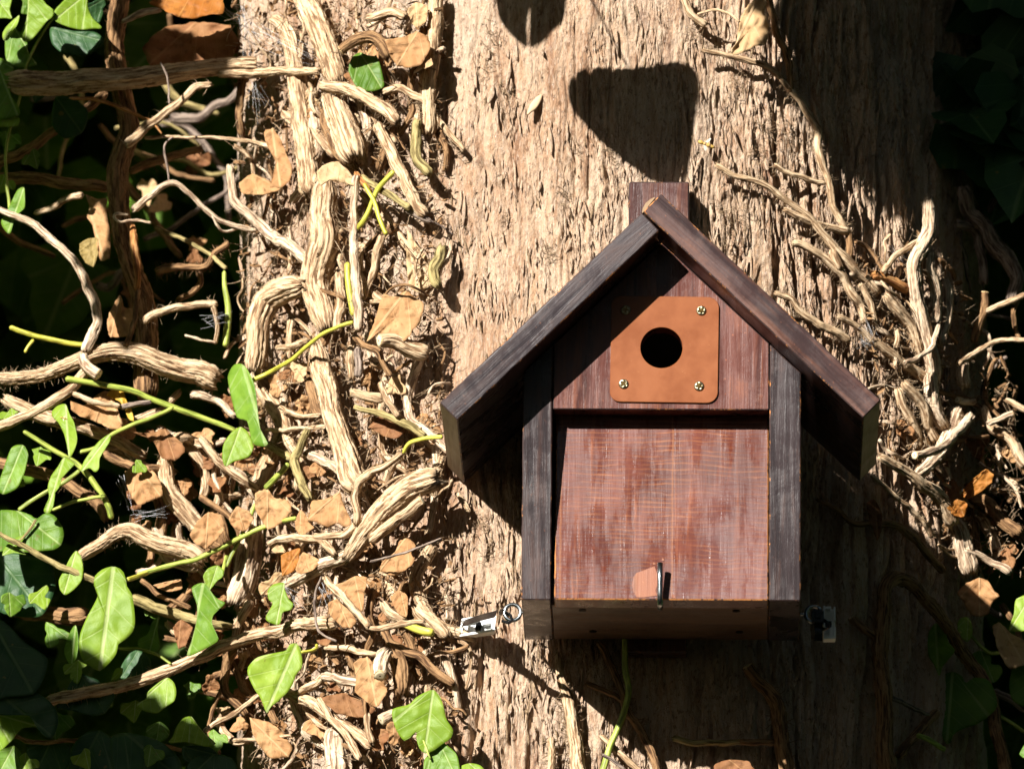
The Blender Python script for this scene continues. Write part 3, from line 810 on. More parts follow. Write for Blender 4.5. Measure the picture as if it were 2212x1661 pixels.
def strap(pa, pb, hw, Y, label, head):
    Ya, Yb = Y if isinstance(Y, tuple) else (Y, Y); Y = Yb
    a = P(*pa, Ya); b = P(*pb, Yb); bm = bmesh.new(); n = 12
    d = (b - a); e = np.cross(d / np.linalg.norm(d), [0, 1, 0]); e = e / np.linalg.norm(e) * hw * PXM
    rows = []
    for i in range(n + 1):
        t = i / n; p = a + d * t + np.array([0, -0.002 * math.sin(math.pi * t), 0])
        rows.append([bm.verts.new(p + e), bm.verts.new(p - e), bm.verts.new(p - e + [0, 0.0013, 0]), bm.verts.new(p + e + [0, 0.0013, 0])])
    for i in range(n):
        for q in range(4): bm.faces.new((rows[i][q], rows[i][(q + 1) % 4], rows[i + 1][(q + 1) % 4], rows[i + 1][q]))
    bm.faces.new(rows[0][::-1]); bm.faces.new(rows[-1])
    o = bm_top('cable_tie', bm, [M['black']], label, 'cable tie')
    ex = d / np.linalg.norm(d); ez = np.cross(ex, [0, 1, 0])
    bm = bmesh.new(); c = P(*head, Y) + np.array([0, -0.001, 0]); k2 = PXM
    wbox(bm, c, ex * 13 * k2, ez * 13 * k2, [0, 0.0042, 0])
    wbox(bm, c + ex * 15 * k2, ex * 3 * k2, ez * 9 * k2, [0, 0.003, 0])
    wbox(bm, c - [0, 0.0045, 0] + ex * 3 * k2, ex * 7 * k2, ez * 5 * k2, [0, 0.0012, 0])
    bm_top('lock_head', bm, [M['black']], None, None, parent=o)
    # the loop of strap that runs round the eye
    lp = [P(head[0] + 10 * math.copysign(1, pb[0] - pa[0]) + q * math.copysign(1, pb[0] - pa[0]), head[1] + w, Y - z) for q, w, z in ((0, 2, 0.0), (10, 8, 0.004), (14, 20, 0.006), (6, 24, 0.003), (-8, 20, -0.001))]
    bm = tube_bm([tuple(p) for p in lp], 3.6 * PXM, 8)
    bm_top('strap_loop', bm, [M['black']], None, None, parent=o, bev=0)
    return o
strap((1000, 1346), (1072, 1325), 8.5, (YL - 0.016, MY - 0.003), 'black cable tie over the sunlit white mount left of the box', (1083, 1321))
mount((1791, 1312), (1792, 1382), 13, MY, 'cable_mount', 'white plastic cable mount in deep shade right of the box')
strap((1768, 1384), (1768, 1345), 8.5, MY - 0.007, 'black cable tie hanging in the shade right of the box', (1766, 1335))
# ================================================================== ivy stems
def spline(pts, step):
    """Catmull-Rom through the rows of pts, resampled every `step`"""
    pts = np.asarray(pts, float)
    if len(pts) == 2: pts = np.array([pts[0], pts[0] * .67 + pts[1] * .33, pts[0] * .33 + pts[1] * .67, pts[1]])
    q = np.concatenate([[2 * pts[0] - pts[1]], pts, [2 * pts[-1] - pts[-2]]]); out = []
    for i in range(1, len(q) - 2):
        p0, p1, p2, p3 = q[i - 1], q[i], q[i + 1], q[i + 2]
        n = max(3, int(np.linalg.norm(p2[:3] - p1[:3]) / step)); t = np.linspace(0, 1, n, endpoint=False)[:, None]
        out.append(0.5 * ((2 * p1) + (-p0 + p2) * t + (2 * p0 - 5 * p1 + 4 * p2 - p3) * t ** 2 + (-p0 + 3 * p1 - 3 * p2 + p3) * t ** 3))
    out.append(pts[-1:])
    return np.concatenate(out)

_sid = [0]
def tube(name, pts3, rad, mat, parent=None, rough=0.13, seg=None, lumps=0.10, origin=None, taper_end=0.0, taper_start=0.0):
    """a grown stem: a tube with furrows along its length, swellings and a wandering axis"""
    _sid[0] += 1; sd = _sid[0] * 3.17
    pr = np.concatenate([pts3, np.asarray(rad)[:, None]], 1)
    rmax = float(np.max(rad)); step = max(0.0010, min(0.0016, rmax * 0.5))
    C = spline(pr, step); c = C[:, :3]; r = np.maximum(C[:, 3], 0.00025); n = len(c)
    if seg is None: seg = 8 if rmax < 0.0016 else (14 if rmax < 0.0028 else (24 if rmax < 0.0045 else (40 if rmax < 0.0075 else 66)))
    s = np.concatenate([[0], np.cumsum(np.linalg.norm(np.diff(c, axis=0), axis=1))])
    w = np.minimum(r * 0.35, 0.0015)
    if rough > 0.1: w = np.minimum(r * 0.5, 0.0022)
    for a in range(3): c[:, a] += w * (pn(s / (rmax * 7 + 0.004) + sd, s * 0 + a * 9.1 + sd, 51) + (0.45 * pn(s / (rmax * 2.6 + 0.002) + sd, s * 0 + a * 5.1 + sd, 64) if rough > 0.1 else 0))
    T = np.gradient(c, axis=0); T /= np.linalg.norm(T, axis=1)[:, None] + 1e-12
    up = np.cross(T[0], [0.0, 1.0, 0.0]); 
    if np.linalg.norm(up) < 1e-3: up = np.array([1.0, 0, 0])
    Nn = np.empty_like(T); up = up / np.linalg.norm(up)
    for i in range(n):
        up = up - T[i] * up.dot(T[i]); up = up / (np.linalg.norm(up) + 1e-12); Nn[i] = up
    B = np.cross(T, Nn)
    th = np.linspace(0, 2 * np.pi, seg, endpoint=False)[None, :]
    S_ = s[:, None]
    a1 = pn(np.cos(th) * 2.2 + sd, np.sin(th) * 2.2 + S_ / (rmax * 9), 52)
    a2 = pn(np.cos(th) * 5.0 + sd, np.sin(th) * 5.0 + S_ / (rmax * 5), 53)
    a3 = pn(th * seg / 6.0 + sd, S_ / (rmax * 1.2) + sd, 54)
    lum = pn(s / (rmax * 5) + sd, s * 0, 55)[:, None]
    R = r[:, None] * (1 + rough * (0.9 * a1 + 0.8 * a2) + lumps * lum)
    if rough > 0.1:      # furrowed bark: cracks that run with the grain, and lifted ridges between them
        nf = max(4.0, 2 * np.pi * rmax / 0.0015)
        tw = th * nf / (2 * np.pi) + 0.5 * pn(S_ / 0.02 + sd, th * 0 + 3, 56)
        f1 = pn(tw + sd, S_ / 0.007, 57); f2 = pn(tw * 0.6 + sd, S_ / 0.006, 58)
        dp = np.clip(rmax * 0.11, 0.00012, 0.0008); br = np.clip(0.6 + 1.3 * pn(tw * 0.5 + sd, S_ / 0.02, 63), 0.15, 1.3)
        R = R + dp * br * (0.7 * np.abs(f1) + 0.6 * f2 - 1.2 * np.exp(-(f1 / 0.14) ** 2)) + dp * 0.6 * a3
    e = np.ones(n); ends = min(rmax * 0.7, s[-1] * 0.25); keep = 0.62 if rough > 0.1 else 0.3
    if taper_end != 1: e *= keep + (1 - keep) * np.sqrt(np.clip((s[-1] - s) / ends, 0, 1))
    if taper_start != 1: e *= keep + (1 - keep) * np.sqrt(np.clip(s / ends, 0, 1))
    R = R * e[:, None]
    V = c[:, None, :] + (Nn[:, None, :] * np.cos(th)[..., None] + B[:, None, :] * np.sin(th)[..., None]) * R[..., None]
    if rough > 0.1:      # torn ends: the fibres stop at different lengths
        jag = (pn(th[0] * seg / 7.0 + sd, th[0] * 0, 59) + 0.4 * pn(th[0] * seg / 2.5 + sd, th[0] * 0, 60)) * rmax * 0.9
        if taper_end != 1: V[-1] += T[-1] * jag[:, None]; V[-2] += T[-1] * jag[:, None] * 0.5
        if taper_start != 1: V[0] += T[0] * jag[:, None]; V[1] += T[0] * jag[:, None] * 0.5
    V = V.reshape(-1, 3); i = np.arange(n - 1)[:, None] * seg; j = np.arange(seg)[None, :]; j2 = (j + 1) % seg
    F = np.stack([i + j, i + j2, i + seg + j2, i + seg + j], -1).reshape(-1, 4)
    V = np.concatenate([V, c[:1] + T[:1] * r[0] * 0.3, c[-1:] - T[-1:] * r[-1] * 0.3]); k0, k1 = len(V) - 2, len(V) - 1
    jj = np.arange(seg); j2 = (jj + 1) % seg
    caps = np.concatenate([np.stack([np.full(seg, k0), np.full(seg, k0), j2, jj], 1), np.stack([np.full(seg, k1), np.full(seg, k1), (n - 1) * seg + jj, (n - 1) * seg + j2], 1)])
    UV = np.stack([np.broadcast_to((np.abs(th / np.pi - 1)) * np.pi * rmax, (n, seg)), np.broadcast_to(S_, (n, seg))], -1).reshape(-1, 2)
    UV = np.concatenate([UV, [[0, 0], [0, s[-1]]]])
    faces = [tuple(f) for f in F.tolist()] + [(a, c_, d) for a, b, c_, d in caps.tolist()]
    o = mesh_obj(name, V, faces, M[mat], parent, UV, origin=origin if origin is not None else c[0])
    return o, c, r, T, Nn, B

def cut_face(c, t, r, parent, sign):
    """freshly sawn end of a stem: a pale disc with its dark pith, a hair proud of the tube"""
    t = t / np.linalg.norm(t) * sign; a = np.cross(t, [0.2, 0.3, 0.9]); a /= np.linalg.norm(a); b = np.cross(t, a); n = 26
    V = [c + t * r * 0.02]; UV = [(0, 0)]
    for q, off in ((0.5, 0.02), (0.93, 0.0), (1.02, -0.25)):
        for i in range(n):
            th = 2 * math.pi * i / n; rr_ = r * q * (1 + 0.05 * math.sin(3 * th + r * 9000))
            V.append(c + (a * math.cos(th) + b * math.sin(th)) * rr_ + t * r * off); UV.append((q * math.cos(th), q * math.sin(th)))
    F = [(0, 1 + i, 1 + (i + 1) % n) for i in range(n)]
    for k_ in range(2):
        for i in range(n):
            i2 = (i + 1) % n; F.append((1 + k_ * n + i, 1 + (k_ + 1) * n + i, 1 + (k_ + 1) * n + i2, 1 + k_ * n + i2))
    return mesh_obj('cut_end', V, F, M['cut'], parent, UV, origin=c)

def hairs(P0, D, L, R, mat, parent, name='rootlets', bend=0.5, origin=None, seed=0):
    """many fine rootlets in one mesh (three-sided, four rings each)"""
    r_ = np.random.default_rng(seed); n = len(P0); K = 4
    D = D / (np.linalg.norm(D, axis=1)[:, None] + 1e-9)
    side = r_.normal(size=(n, 3)); side -= D * (side * D).sum(1)[:, None]; side /= np.linalg.norm(side, axis=1)[:, None] + 1e-9
    oth = np.cross(D, side); V = np.empty((n, K, 3, 3))
    for k_ in range(K):
        t = k_ / (K - 1); ctr = P0 + D * (L * t)[:, None] + side * (L * bend * t * t)[:, None]
        for q in range(3):
            a = 2 * np.pi * q / 3
            V[:, k_, q] = ctr + (side * math.cos(a) + oth * math.sin(a)) * (R * (1 - 0.65 * t))[:, None]
    b = np.arange(n)[:, None, None] * K * 3; k_ = np.arange(K - 1)[None, :, None] * 3; q = np.arange(3)[None, None, :]; q2 = (q + 1) % 3
    F = np.stack([b + k_ + q, b + k_ + q2, b + k_ + 3 + q2, b + k_ + 3 + q], -1).reshape(-1, 4)
    uv = np.zeros((n * K * 3, 2)); uv[:, 0] = r_.random(n * K * 3) * 0.02; uv[:, 1] = np.repeat(r_.random(n) * 0.1, K * 3)
    o = mesh_obj(name, V.reshape(-1, 3), F, M[mat], parent, uv, origin=origin if origin is not None else P0[0])
    o['kind'] = 'stuff'
    return o

def parse_pts(s):
    return np.array([[float(a) for a in q.split(',')] for q in s.split()])
def spread(vals, n):
    v = [float(x) for x in vals.split('>')]
    return np.interp(np.linspace(0, 1, n), np.linspace(0, 1, len(v)), v) if len(v) > 1 else np.full(n, v[0])

LAST = [None]; BYKEY = {}
def stem(line):
    """label|kind|flags|height mm|radius|points   (flags: c/e sawn start/end, f rootlets, F many, p part of the last stem, k=key)"""
    lab, kind, flags, h, r, pts = [q.strip() for q in line.split('|')]
    uv = parse_pts(pts); n = len(uv)
    hh = spread(h, n) * 0.001; rr_ = spread(r, n) * PXM * 0.96
    p3 = S(uv[:, 0], uv[:, 1], hh)
    woody = kind in ('tan', 'pale', 'brn', 'gry', 'red', 'olive')
    part = 'p' in flags
    name = 'side_twig' if part else ('ivy_shoot' if not woody else ('ivy_twig' if float(rr_.max()) < 0.0022 else 'ivy_vine'))
    parent = LAST[0] if part else None
    o, c, rad, T, Nn, B = tube(name, p3, rr_, kind, parent, 0.17 if woody else 0.05, None, 0.13 if woody else 0.05,
                               None, 1.0 if 'e' in flags else 0.0, 1.0 if 'c' in flags else 0.0)
    if not part:
        LAST[0] = o
        tag(o, lab, 'ivy shoot' if not woody else ('twig' if name == 'ivy_twig' else 'ivy vine'), 'ivy growing over the trunk')
    if 'c' in flags: cut_face(c[0], T[0], rad[0] * 1.02, o, -1)
    if 'e' in flags: cut_face(c[-1], T[-1], rad[-1] * 1.02, o, 1)
    if 'f' in flags.lower():
        m = int(len(c) * (3.2 if 'F' in flags else 1.3)); r_ = np.random.default_rng(_sid[0])
        idx = r_.integers(0, len(c), m); keep = pn(idx * 0.06 + _sid[0], idx * 0.0, 61) > -0.12; idx = idx[keep]
        if len(idx) > 4:
            sg_ = r_.choice([-1, 1], len(idx)); th = r_.normal(0, 0.5, len(idx))
            down = np.array([0, 0.75, 0.0])
            sd_ = np.cross(T[idx], [0, 1, 0]); sd_ /= np.linalg.norm(sd_, axis=1)[:, None] + 1e-6
            D = sd_ * sg_[:, None] + down + r_.normal(0, 0.35, (len(idx), 3))
            hairs(c[idx] + sd_ * sg_[:, None] * rad[idx][:, None] * 0.7, D, r_.uniform(0.002, 0.0075, len(idx)), r_.uniform(0.00022, 0.0005, len(idx)), 'tan' if woody and kind != 'brn' else 'brn', o, seed=_sid[0])
    return o

STEMS = """
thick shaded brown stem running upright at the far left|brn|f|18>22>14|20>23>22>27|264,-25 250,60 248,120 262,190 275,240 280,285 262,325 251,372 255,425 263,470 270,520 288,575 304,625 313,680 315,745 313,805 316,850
thick horizontal branch half in shade across the upper left|tan|e|34>40>30|26>27>21>17|18,178 70,181 125,180 225,171 325,163 410,156 475,148 553,146
thin straight runner ending at the upper stem knot|tan||36>34|11>10>9|470,160 553,157 620,156 688,155
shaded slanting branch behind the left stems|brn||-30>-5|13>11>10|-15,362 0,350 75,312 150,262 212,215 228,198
thin reddish bowed twig crossing the upright stem|red||42>40|4>5>4>2|150,212 212,217 275,240 325,262 350,290
knobbly sunlit branchlet forking from the upright stem|tan|f|38>46|12>10>9>7|272,312 312,280 350,250 390,217 425,187 458,180
short pinkish broken twig near the top left|pale||40|6>8>7|262,47 300,30 348,22
slender level twig in front of dark leaves|tan||30>34|4>4>5>6|312,297 375,297 475,298 553,310 590,318
fine grey tendril hanging from the level twig|gry||33>30|2.6>3>2.4|374,297 358,310 356,330 362,362 365,392
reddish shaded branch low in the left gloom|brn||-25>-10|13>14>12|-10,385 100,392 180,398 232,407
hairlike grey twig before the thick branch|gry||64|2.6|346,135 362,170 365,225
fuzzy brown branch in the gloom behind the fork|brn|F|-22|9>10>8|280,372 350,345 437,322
big pale curved stem sweeping down at the far left|pale||40>46>44|7>9>9>11>12>12|-12,446 45,475 82,495 120,527 160,567 185,605 205,652 208,697 197,737 183,766
stout arched stem running left to right at mid height|tan|F|30>36>30>24|15>16>19>23>26>30|-15,818 75,812 137,795 185,776 238,762 288,765 337,782 388,797 437,806 470,822
|pale|pe|52>58|13>13|183,765 190,792 217,815
|tan|p|48>40|12>11>11|192,800 125,862 62,892 -12,928
heavy stem slanting down under the arched one|tan|f|22>18|15>17>15>12|8,863 62,887 112,905 175,920 225,940 275,965 317,985
peeled orange strip beside the shaded upright stem|red||44>46>44|6>9>8>7|287,484 290,520 295,590 297,624
|brn|p|44>40|5>6>6|297,624 297,652 287,705 270,750
curled hook of dry twig near the upright stem|pale||52|3.4|327,482 300,476 262,480 247,472 250,463 277,463
forked dry twig reaching from upright stem to the main vine|pale||46>38>26|9>7>6>6>6|290,457 315,430 345,405 375,396 405,414 437,447 475,475 512,490 552,498
|pale|p|36>26|3|458,466 472,490 487,501 520,492
reddish branch in shade behind the hooked stem|brn|F|-6>10|9>8>7|337,587 387,577 442,577 462,550 495,525
|brn|p|-10>-24|7|430,585 430,612 405,640 385,650
shaded olive shoot passing behind the dry fork|olive||-8>12|5|335,492 375,507 425,532 462,557 490,580
hooked sunlit stem like a walking stick handle|tan|f|40>46>40|9>9>8>9|312,697 325,682 375,667 425,657 466,654
|tan|p|42>30|6>5|459,660 470,702 465,742
|pale|p|36>34|3.5|400,724 425,732 466,742
upright yellow green stub with brown top by the trunk edge|grn||26|5>6>8>8|484,585 487,622 492,665 490,727 488,752
bright green cut shoot pointing left at mid height|yel||36|6|20,706 75,725 125,737 187,746
|yel|p|36|4|72,732 60,750 54,763
short pale stub catching sun at far left|tan||20>-5|8>8>7|178,423 150,430 115,447 75,462
green shoot crossing the lower left brightly lit|grn||52>44>36|7>7>7>6|140,816 210,830 275,842 325,860 375,880 437,902 510,930
|grn|p|46>52|5|375,880 337,899 275,922 237,942 212,965 170,977
|olive|p|36>20|8>9>10|510,930 573,957 603,974 632,990
speckled green and brown shoot hanging at lower left|grn||40>30|5>6>7>7|50,932 87,954 137,985 175,1010 212,1055 232,1092 242,1122
|grn|p|38|4|228,1073 195,1076 150,1087 113,1103
|grn|p|34>20|5|172,1015 140,1042 100,1062 40,1102
shaded bare stem falling behind the lower left leaves|brn|f|4>12|13>14>14>12|-12,998 62,1014 125,1034 175,1062 215,1092 230,1126
knuckled stem bending over above the lower left leaves|tan|F|26>34>28|13>15>20>22>20|172,1206 212,1177 245,1152 282,1143 320,1165 362,1182 412,1192 440,1214
heavy stem dropping beside the striped dead leaf|tan|f|16>20|18>20>21>20|358,975 360,1034 370,1067 400,1104 430,1137 452,1160
long lower left shoot turning from green to brown|olive||58>50|5>7>7>8|-12,1146 62,1187 92,1204 125,1220 175,1240 210,1256
long straight green shoot rising to the right at lower left|grn||46>40|6>6>5|297,1242 350,1227 425,1207 487,1177 553,1145 603,1127 640,1119
|grn|p|38|5|553,1088 525,1150 500,1200 488,1225
broken brown twig lying over the tan dead leaf|tan||50|6>7>6|160,852 200,865 260,880
|gry|p|48|6|260,880 290,874 328,868
rough stem crossing above the lower dead leaves|tan|f|30>24|9>10>9|432,946 462,985 487,1010 525,1035 556,1054
long bare branch rising right through the bottom left leaves|tan|f|50>44>34|12>14>14>13>15|100,1517 135,1507 220,1485 287,1474 362,1449 425,1424 475,1397 525,1379 603,1362 653,1349 728,1343
dim stem behind the large bottom left ivy leaf|brn||-6>4|14>18>19|-12,1305 62,1322 190,1329
olive stem sloping down between the green leaves|olive||26>18|13>12>9|287,1289 337,1312 400,1332 437,1342 500,1354
|brn|p|22|6|305,1252 350,1289 412,1314
brown twig rising right beneath the bottom left leaves|tan||30|6|440,1579 500,1544 550,1509 580,1492
massive furrowed vine entering at the top centre left|tan|f|26>24|24>25>26>24|655,-25 668,15 685,55 708,108 722,165 728,182
|tan|p|26>24|26>29>33>37|713,196 732,250 752,300 768,345
furrowed vine lying left of the massive top vine|tan|F|20|14>17>20>22>25>26|585,45 612,68 630,115 640,165 650,225 655,275 667,350 676,420
broad main vine like a trunk down the ivy mass|tan|F|22>20|30>31>34>33>30>24|699,395 693,465 698,515 686,565 680,615 692,665 704,712
pale sinuous vine joining the main vine from upper left|pale|f|30>26>24|10>10>12>13>13|496,356 503,412 511,442 540,468 585,507 628,537 668,562
thick hooked vine with torn upper end|tan|F|34>40>34|22>29>28>25>23>20|655,618 618,622 585,646 566,685 558,727 553,768 545,800
rounded vine running straight down the lower middle|tan|f|30>34|20>24>24>26>28>29>26|683,750 690,795 703,832 714,882 729,932 744,982 760,1035 776,1062
slim greyish vine standing upright in the middle of the mass|pale|f|40>36|9>9>10>11>10|769,380 765,440 763,478 765,527 770,590 775,640 773,716
|gry|p|34|9|773,752 774,790 772,815
yellow green shoot crossing over another near the top vine|yel||42|5|786,398 805,430 818,465 828,495 835,508
bright yellow shoot crossing under the thin green one|yel||36|6|851,370 825,397 813,415 798,452 783,480 764,500
straight tan stem right of the massive top vine|tan|f|22|13>14>14>14|815,268 835,312 858,355 885,410 900,447 917,467
smooth yellowish stem bowed beside the bark edge|olive||26|12>12>11|903,258 898,300 903,345 926,377
ragged vine along the right margin of the ivy at the top|tan|F|16|17>17>16>14|950,-20 943,37 938,100 928,175 925,225 928,290
knotted cross stem over the massive top vine|tan|F|40>34|13>14>14>13|690,187 728,190 778,210 810,225 840,245 860,267
arched root stem ending in whiskers on the open bark|tan|F|22>10|8>9>8>7>6|828,200 865,192 898,207 923,225 943,257 973,290 1004,326
sawn stub with pale round end near the top|brn|c|56>44>36|11>14>15>16|737,111 773,86 803,78 828,95 843,125
lumpy broken stem piece among the top dead leaves|tan|f|40|10>11>10|793,40 828,32 855,27 877,38
orange brown twig hanging below the torn vine end|red||34|7>6|769,374 785,395 802,415
olive shoot lying over the fork of tan stems|olive||30|8|778,382 815,405 860,435 887,448
short black dead twig on the ivy margin|gry||24>18|7>8>5|875,452 903,465 932,478
|gry|p|18>14|2|932,478 960,492 978,507
tapering tan runner between grey vine and open bark|tan||22|9>9>7>3|823,510 813,552 803,595 793,632 785,650
curved olive stub at the right margin of the ivy|olive|f|24|11>13>13>10|955,530 950,555 938,577 938,600 946,617
large sawn branch end facing the viewer in mid mass|tan|cF|62>44>30|14>17>18>18|819,737 853,739 890,752 923,766
yellow shoot arching across the middle of the ivy|yel||64>52|4.5>5>5.5|764,697 728,707 693,725 653,757 615,787 578,807 545,822
stout yellow green shoot upright beside the grey vine|yel||30|7>8>8|748,566 750,602 758,640 764,684
straight tan stem upright between main vine and yellow shoot|tan||22|11|732,586 734,640 728,718
crooked short twig under the yellow arching shoot|tan||38|8>8>7|666,735 635,748 597,751
short upright twig hanging below the grey vine|tan|f|30|9>9>8|760,747 757,777 760,818
twisted dark runner winding below the sawn branch|brn||46>34|7>8>6|765,722 790,745 815,757 828,785 844,813
small sawn stub pointing left below the middle|tan|c|46>34|9>11>11|757,849 790,857 826,865
green tipped cut shoot slanting down to the bark|olive|c|44>28|6>7>9>9|767,879 803,887 840,899 878,914 917,938
|tan|p|40|7|823,826 835,859 861,898
bowed runner from yellow tip at the box to a tan hook|tan|f|46>56>44|7>8>10>9>9|868,980 840,1002 803,1019 778,1042 767,1072 771,1112 770,1130
|yel|p|44>38|5|957,944 915,947 885,957 869,980
|tan|p|40|9|770,1130 748,1152 713,1159 680,1156
great flared vine rising towards the box corner|tan|f|44>40>34|27>27>25>21>17|947,1037 890,1051 853,1080 815,1120 778,1168 752,1206
small hollow cut vine alongside the great flared vine|tan|cf|50>40|11>12>12|911,1078 878,1107 835,1137 803,1167
thin straight straw crossing the big lower dead leaf|gry||66|2.6>3|955,1163 890,1187 853,1199 800,1213
olive forked shoot below the folded olive leaf|olive||36|8>10>10>9|664,930 652,954 635,992 643,1022 658,1054 669,1080
|grn|p|38|7|623,1002 598,1029 573,1056
pair of stringy roots looping across above the lower vine|tan||30|5>6|575,930 628,927 705,921
|tan|p|28|5|606,878 640,897 694,897
hidden vine descending left of the forked shoot|tan|F|14|18>20>20>19>18|541,795 563,840 600,890 614,932 590,985 567,1040 560,1095
pale cracked vine at the lower left of the ivy mass|pale|f|18|24>28>28>25|546,1120 541,1180 530,1240 508,1305
looped twig above the orange dead leaf|tan||40|9>9>8|583,1178 610,1164 658,1162 698,1172 725,1198
pale vine curving left into the great flared vine|pale|F|30|14>15>15>14|612,1270 645,1250 690,1222 728,1207 760,1196
straight tan twig slanting down in the lower middle|tan||58|8|703,1247 740,1289 773,1326 799,1355
|tan|p|58|6>7>5|799,1356 853,1351 917,1342
jointed tan and yellow stem near the white mount|tan|f|30|11>11>10|828,1300 845,1326 870,1343
|yel|p|32|9>10|872,1347 908,1361 937,1367
|tan|p|20|15>16>13|898,1314 923,1339 966,1378
smooth brown runner bowing down towards the bark|brn||34>22|9>10>10>9|829,1363 848,1389 878,1406 910,1421 940,1451 980,1481
sawn stub facing down beside the pale dead leaf|pale|c|62>50|14>15>16|822,1459 823,1434 838,1410
|brn|p|36|18>19>17|845,1412 865,1446 869,1500
sawn stub low beside the bright lobed leaf|pale|c|60>42|12>13>13|819,1559 848,1543 885,1535
crooked pale stem bent in the lower middle|pale||40|10>11>11|695,1463 723,1461 753,1469 786,1477
|tan|p|38|9|636,1501 673,1481 702,1463
brown stem sloping right across the bottom|tan|f|36>30|12>13>13|616,1495 665,1514 693,1536 728,1561 765,1581 805,1616
straighter tan stem crossing it towards the bottom edge|tan||48>42|8>8>9|687,1509 715,1551 748,1589 780,1642
level twig behind the lower leaves|tan||22|7>8>6|702,1401 748,1401 778,1409 818,1412
short upright twig above the bottom stubs|tan||34|8|794,1542 793,1574 801,1603
block of bark covered vine at the bottom edge|pale|f|16|27>28>28|727,1574 731,1620 735,1690
wispy grey twig dangling in the lower middle|gry||66|3|694,1246 680,1289 683,1344 695,1369 727,1385
rooted runner touching the top edge of the open bark|tan|F|9|8>9>10|1474,-15 1496,30 1524,55
long rooted runner curving down the right of the bark|tan|F|9|5>7>8>9>8>8|1516,111 1568,120 1618,132 1662,149 1691,175 1709,200 1741,237 1766,282 1768,312 1779,362 1794,405 1799,440 1816,472 1836,503
shaded runner coming down beside the hanging dead leaf|brn|f|10|8|1662,-15 1668,30 1682,87 1705,132 1706,200
rooted runner starting right of the post and slanting down|tan|F|9>12|6>7>7>9>11>11|1547,357 1581,377 1631,392 1684,420 1721,447 1754,475 1776,505 1796,530 1846,585 1879,612 1898,634
short rooted runner meeting the long curving one|tan|f|8|6|1673,357 1704,375 1744,385 1781,398
two ended runner below the crossing of the right vines|tan|f|10|7>8>9|1693,452 1734,475 1759,482 1796,490 1832,502
|brn|p|9|8|1834,503 1836,530 1834,560
runner with frayed tip crossing the right bark|tan|F|12>10|9>9>10>10>9|1714,526 1746,537 1776,555 1804,580 1821,595 1839,635 1859,660 1873,700
|tan|p|14|11|1797,545 1806,565 1816,584
tall pale vine with blunt top on the right|pale|F|28>22>20|12>14>17>15>16>17>19|2010,428 2009,465 2006,502 1991,532 1972,567 1974,615 1984,665 1994,715 2004,765 2019,818
pale vine strand right beside the tall blunt one|pale|f|22|12>13>14>13|2010,545 2001,577 2014,615 2021,665 2022,700
outer pale vine strand with knotted head on the right|pale|f|20|10>13>12>11|2043,606 2046,640 2044,690 2033,745
thin pale tendril arching across the right vines|pale||34|6|1955,786 1984,772 2014,747 2027,703
short twig leaning against the tall blunt vine|tan||18|8>7>5|1908,592 1929,557 1961,532 1987,516
orange brown link between the runners and the tall vine|red|f|14|11>11>10|1882,595 1921,602 1946,620 1981,633
smooth brown runner sloping into the tall vine|tan|f|14|13>13>14|1912,638 1941,677 1966,715 1986,765
rooted runner just above the right roof board|tan|F|8|6>8>9>9|1672,631 1709,647 1729,672 1766,700 1799,715 1833,733
long runner from the roof to the right vines|tan|F|9>12|7>8>10>12>12|1809,683 1854,705 1884,735 1921,765 1959,792 2004,814
fuzzy short runner between two longer ones on the right|tan|F|9|8|1857,612 1879,652 1892,698
shaded thick stem curving at the far right|gry||10|17>18>18>15|2082,405 2094,452 2121,477 2146,520 2179,555 2195,602 2184,660
shaded stem just inside the far right curved one|gry||2|11|2066,482 2104,502 2121,552 2130,615
cut stem in half shade at the right|brn|c|16|10>11>9|2127,630 2121,677 2104,740
|tan|p|20>30|7|2132,672 2166,657 2216,636
arched bare twig leaving the frame on the right|tan||34|7>6>6|2069,786 2109,762 2146,740 2184,735 2218,737
pale broken stump below the arched twig|pale|f|24|11>14>15|2086,772 2079,802 2083,835
pale straight stick cut at both ends on the right|pale|ce|46|9>10>11|1973,982 2021,972 2059,944 2098,902
furrowed pale vine leaning behind the straight stick|pale|f|24|13>14>18>20|1977,1029 2004,1004 2027,975 2049,934 2070,888
diagonal runner below the right eave|tan|f|24>30|10>12>16>17|1900,985 1946,1012 1984,1042 2016,1062 2041,1092 2061,1133
broad pale vine standing at lower right|pale|f|22|19>22>23|2066,1125 2079,1179 2090,1240
thin brown runner below the right eave|tan|f|16|5>6>6|1882,1025 1921,1059 1959,1092 1991,1124 2014,1159
dim runner wandering through the shade right of the box|brn|f|10>16|5>6>9>9>10|1764,1078 1809,1102 1846,1129 1884,1129 1934,1134 1971,1159 2001,1192 2038,1234
bundle strand leftmost beside the right eave|tan|F|14|10>11>10|1939,838 1959,892 1979,929 1985,968
bundle strand in the middle beside the right eave|tan|F|18|12>12>12|1952,822 1984,867 2004,912 2022,952
bundle strand rightmost beside the right eave|pale|F|22|15>16>14|2012,812 2016,879 2036,920
short pale stick pointing up at the right edge|pale|e|24|7>8>8|2134,914 2159,907 2187,896
stubby hollow twig above the straight stick|pale|c|20|8|2068,863 2090,868 2106,867
stem crossing down near the right frame edge|tan||12|12|2119,876 2146,924 2179,949 2199,984 2218,1006
twig entering from the right frame edge|tan||22|7|2172,862 2190,874 2218,888
knobbly stem leaving the curled dead leaf to the right|brn||20|13>15>15|2095,1080 2134,1089 2171,1124 2206,1156
upright stem behind the broad pale vine|brn||6|11>11|2096,1092 2107,1150 2113,1220
leaning stem right of the upright one|tan||8|12>13>12|2115,1110 2146,1167 2159,1204 2182,1236
pale stick across the broad vine foot|pale||30|8>9|2082,1188 2134,1209 2182,1239
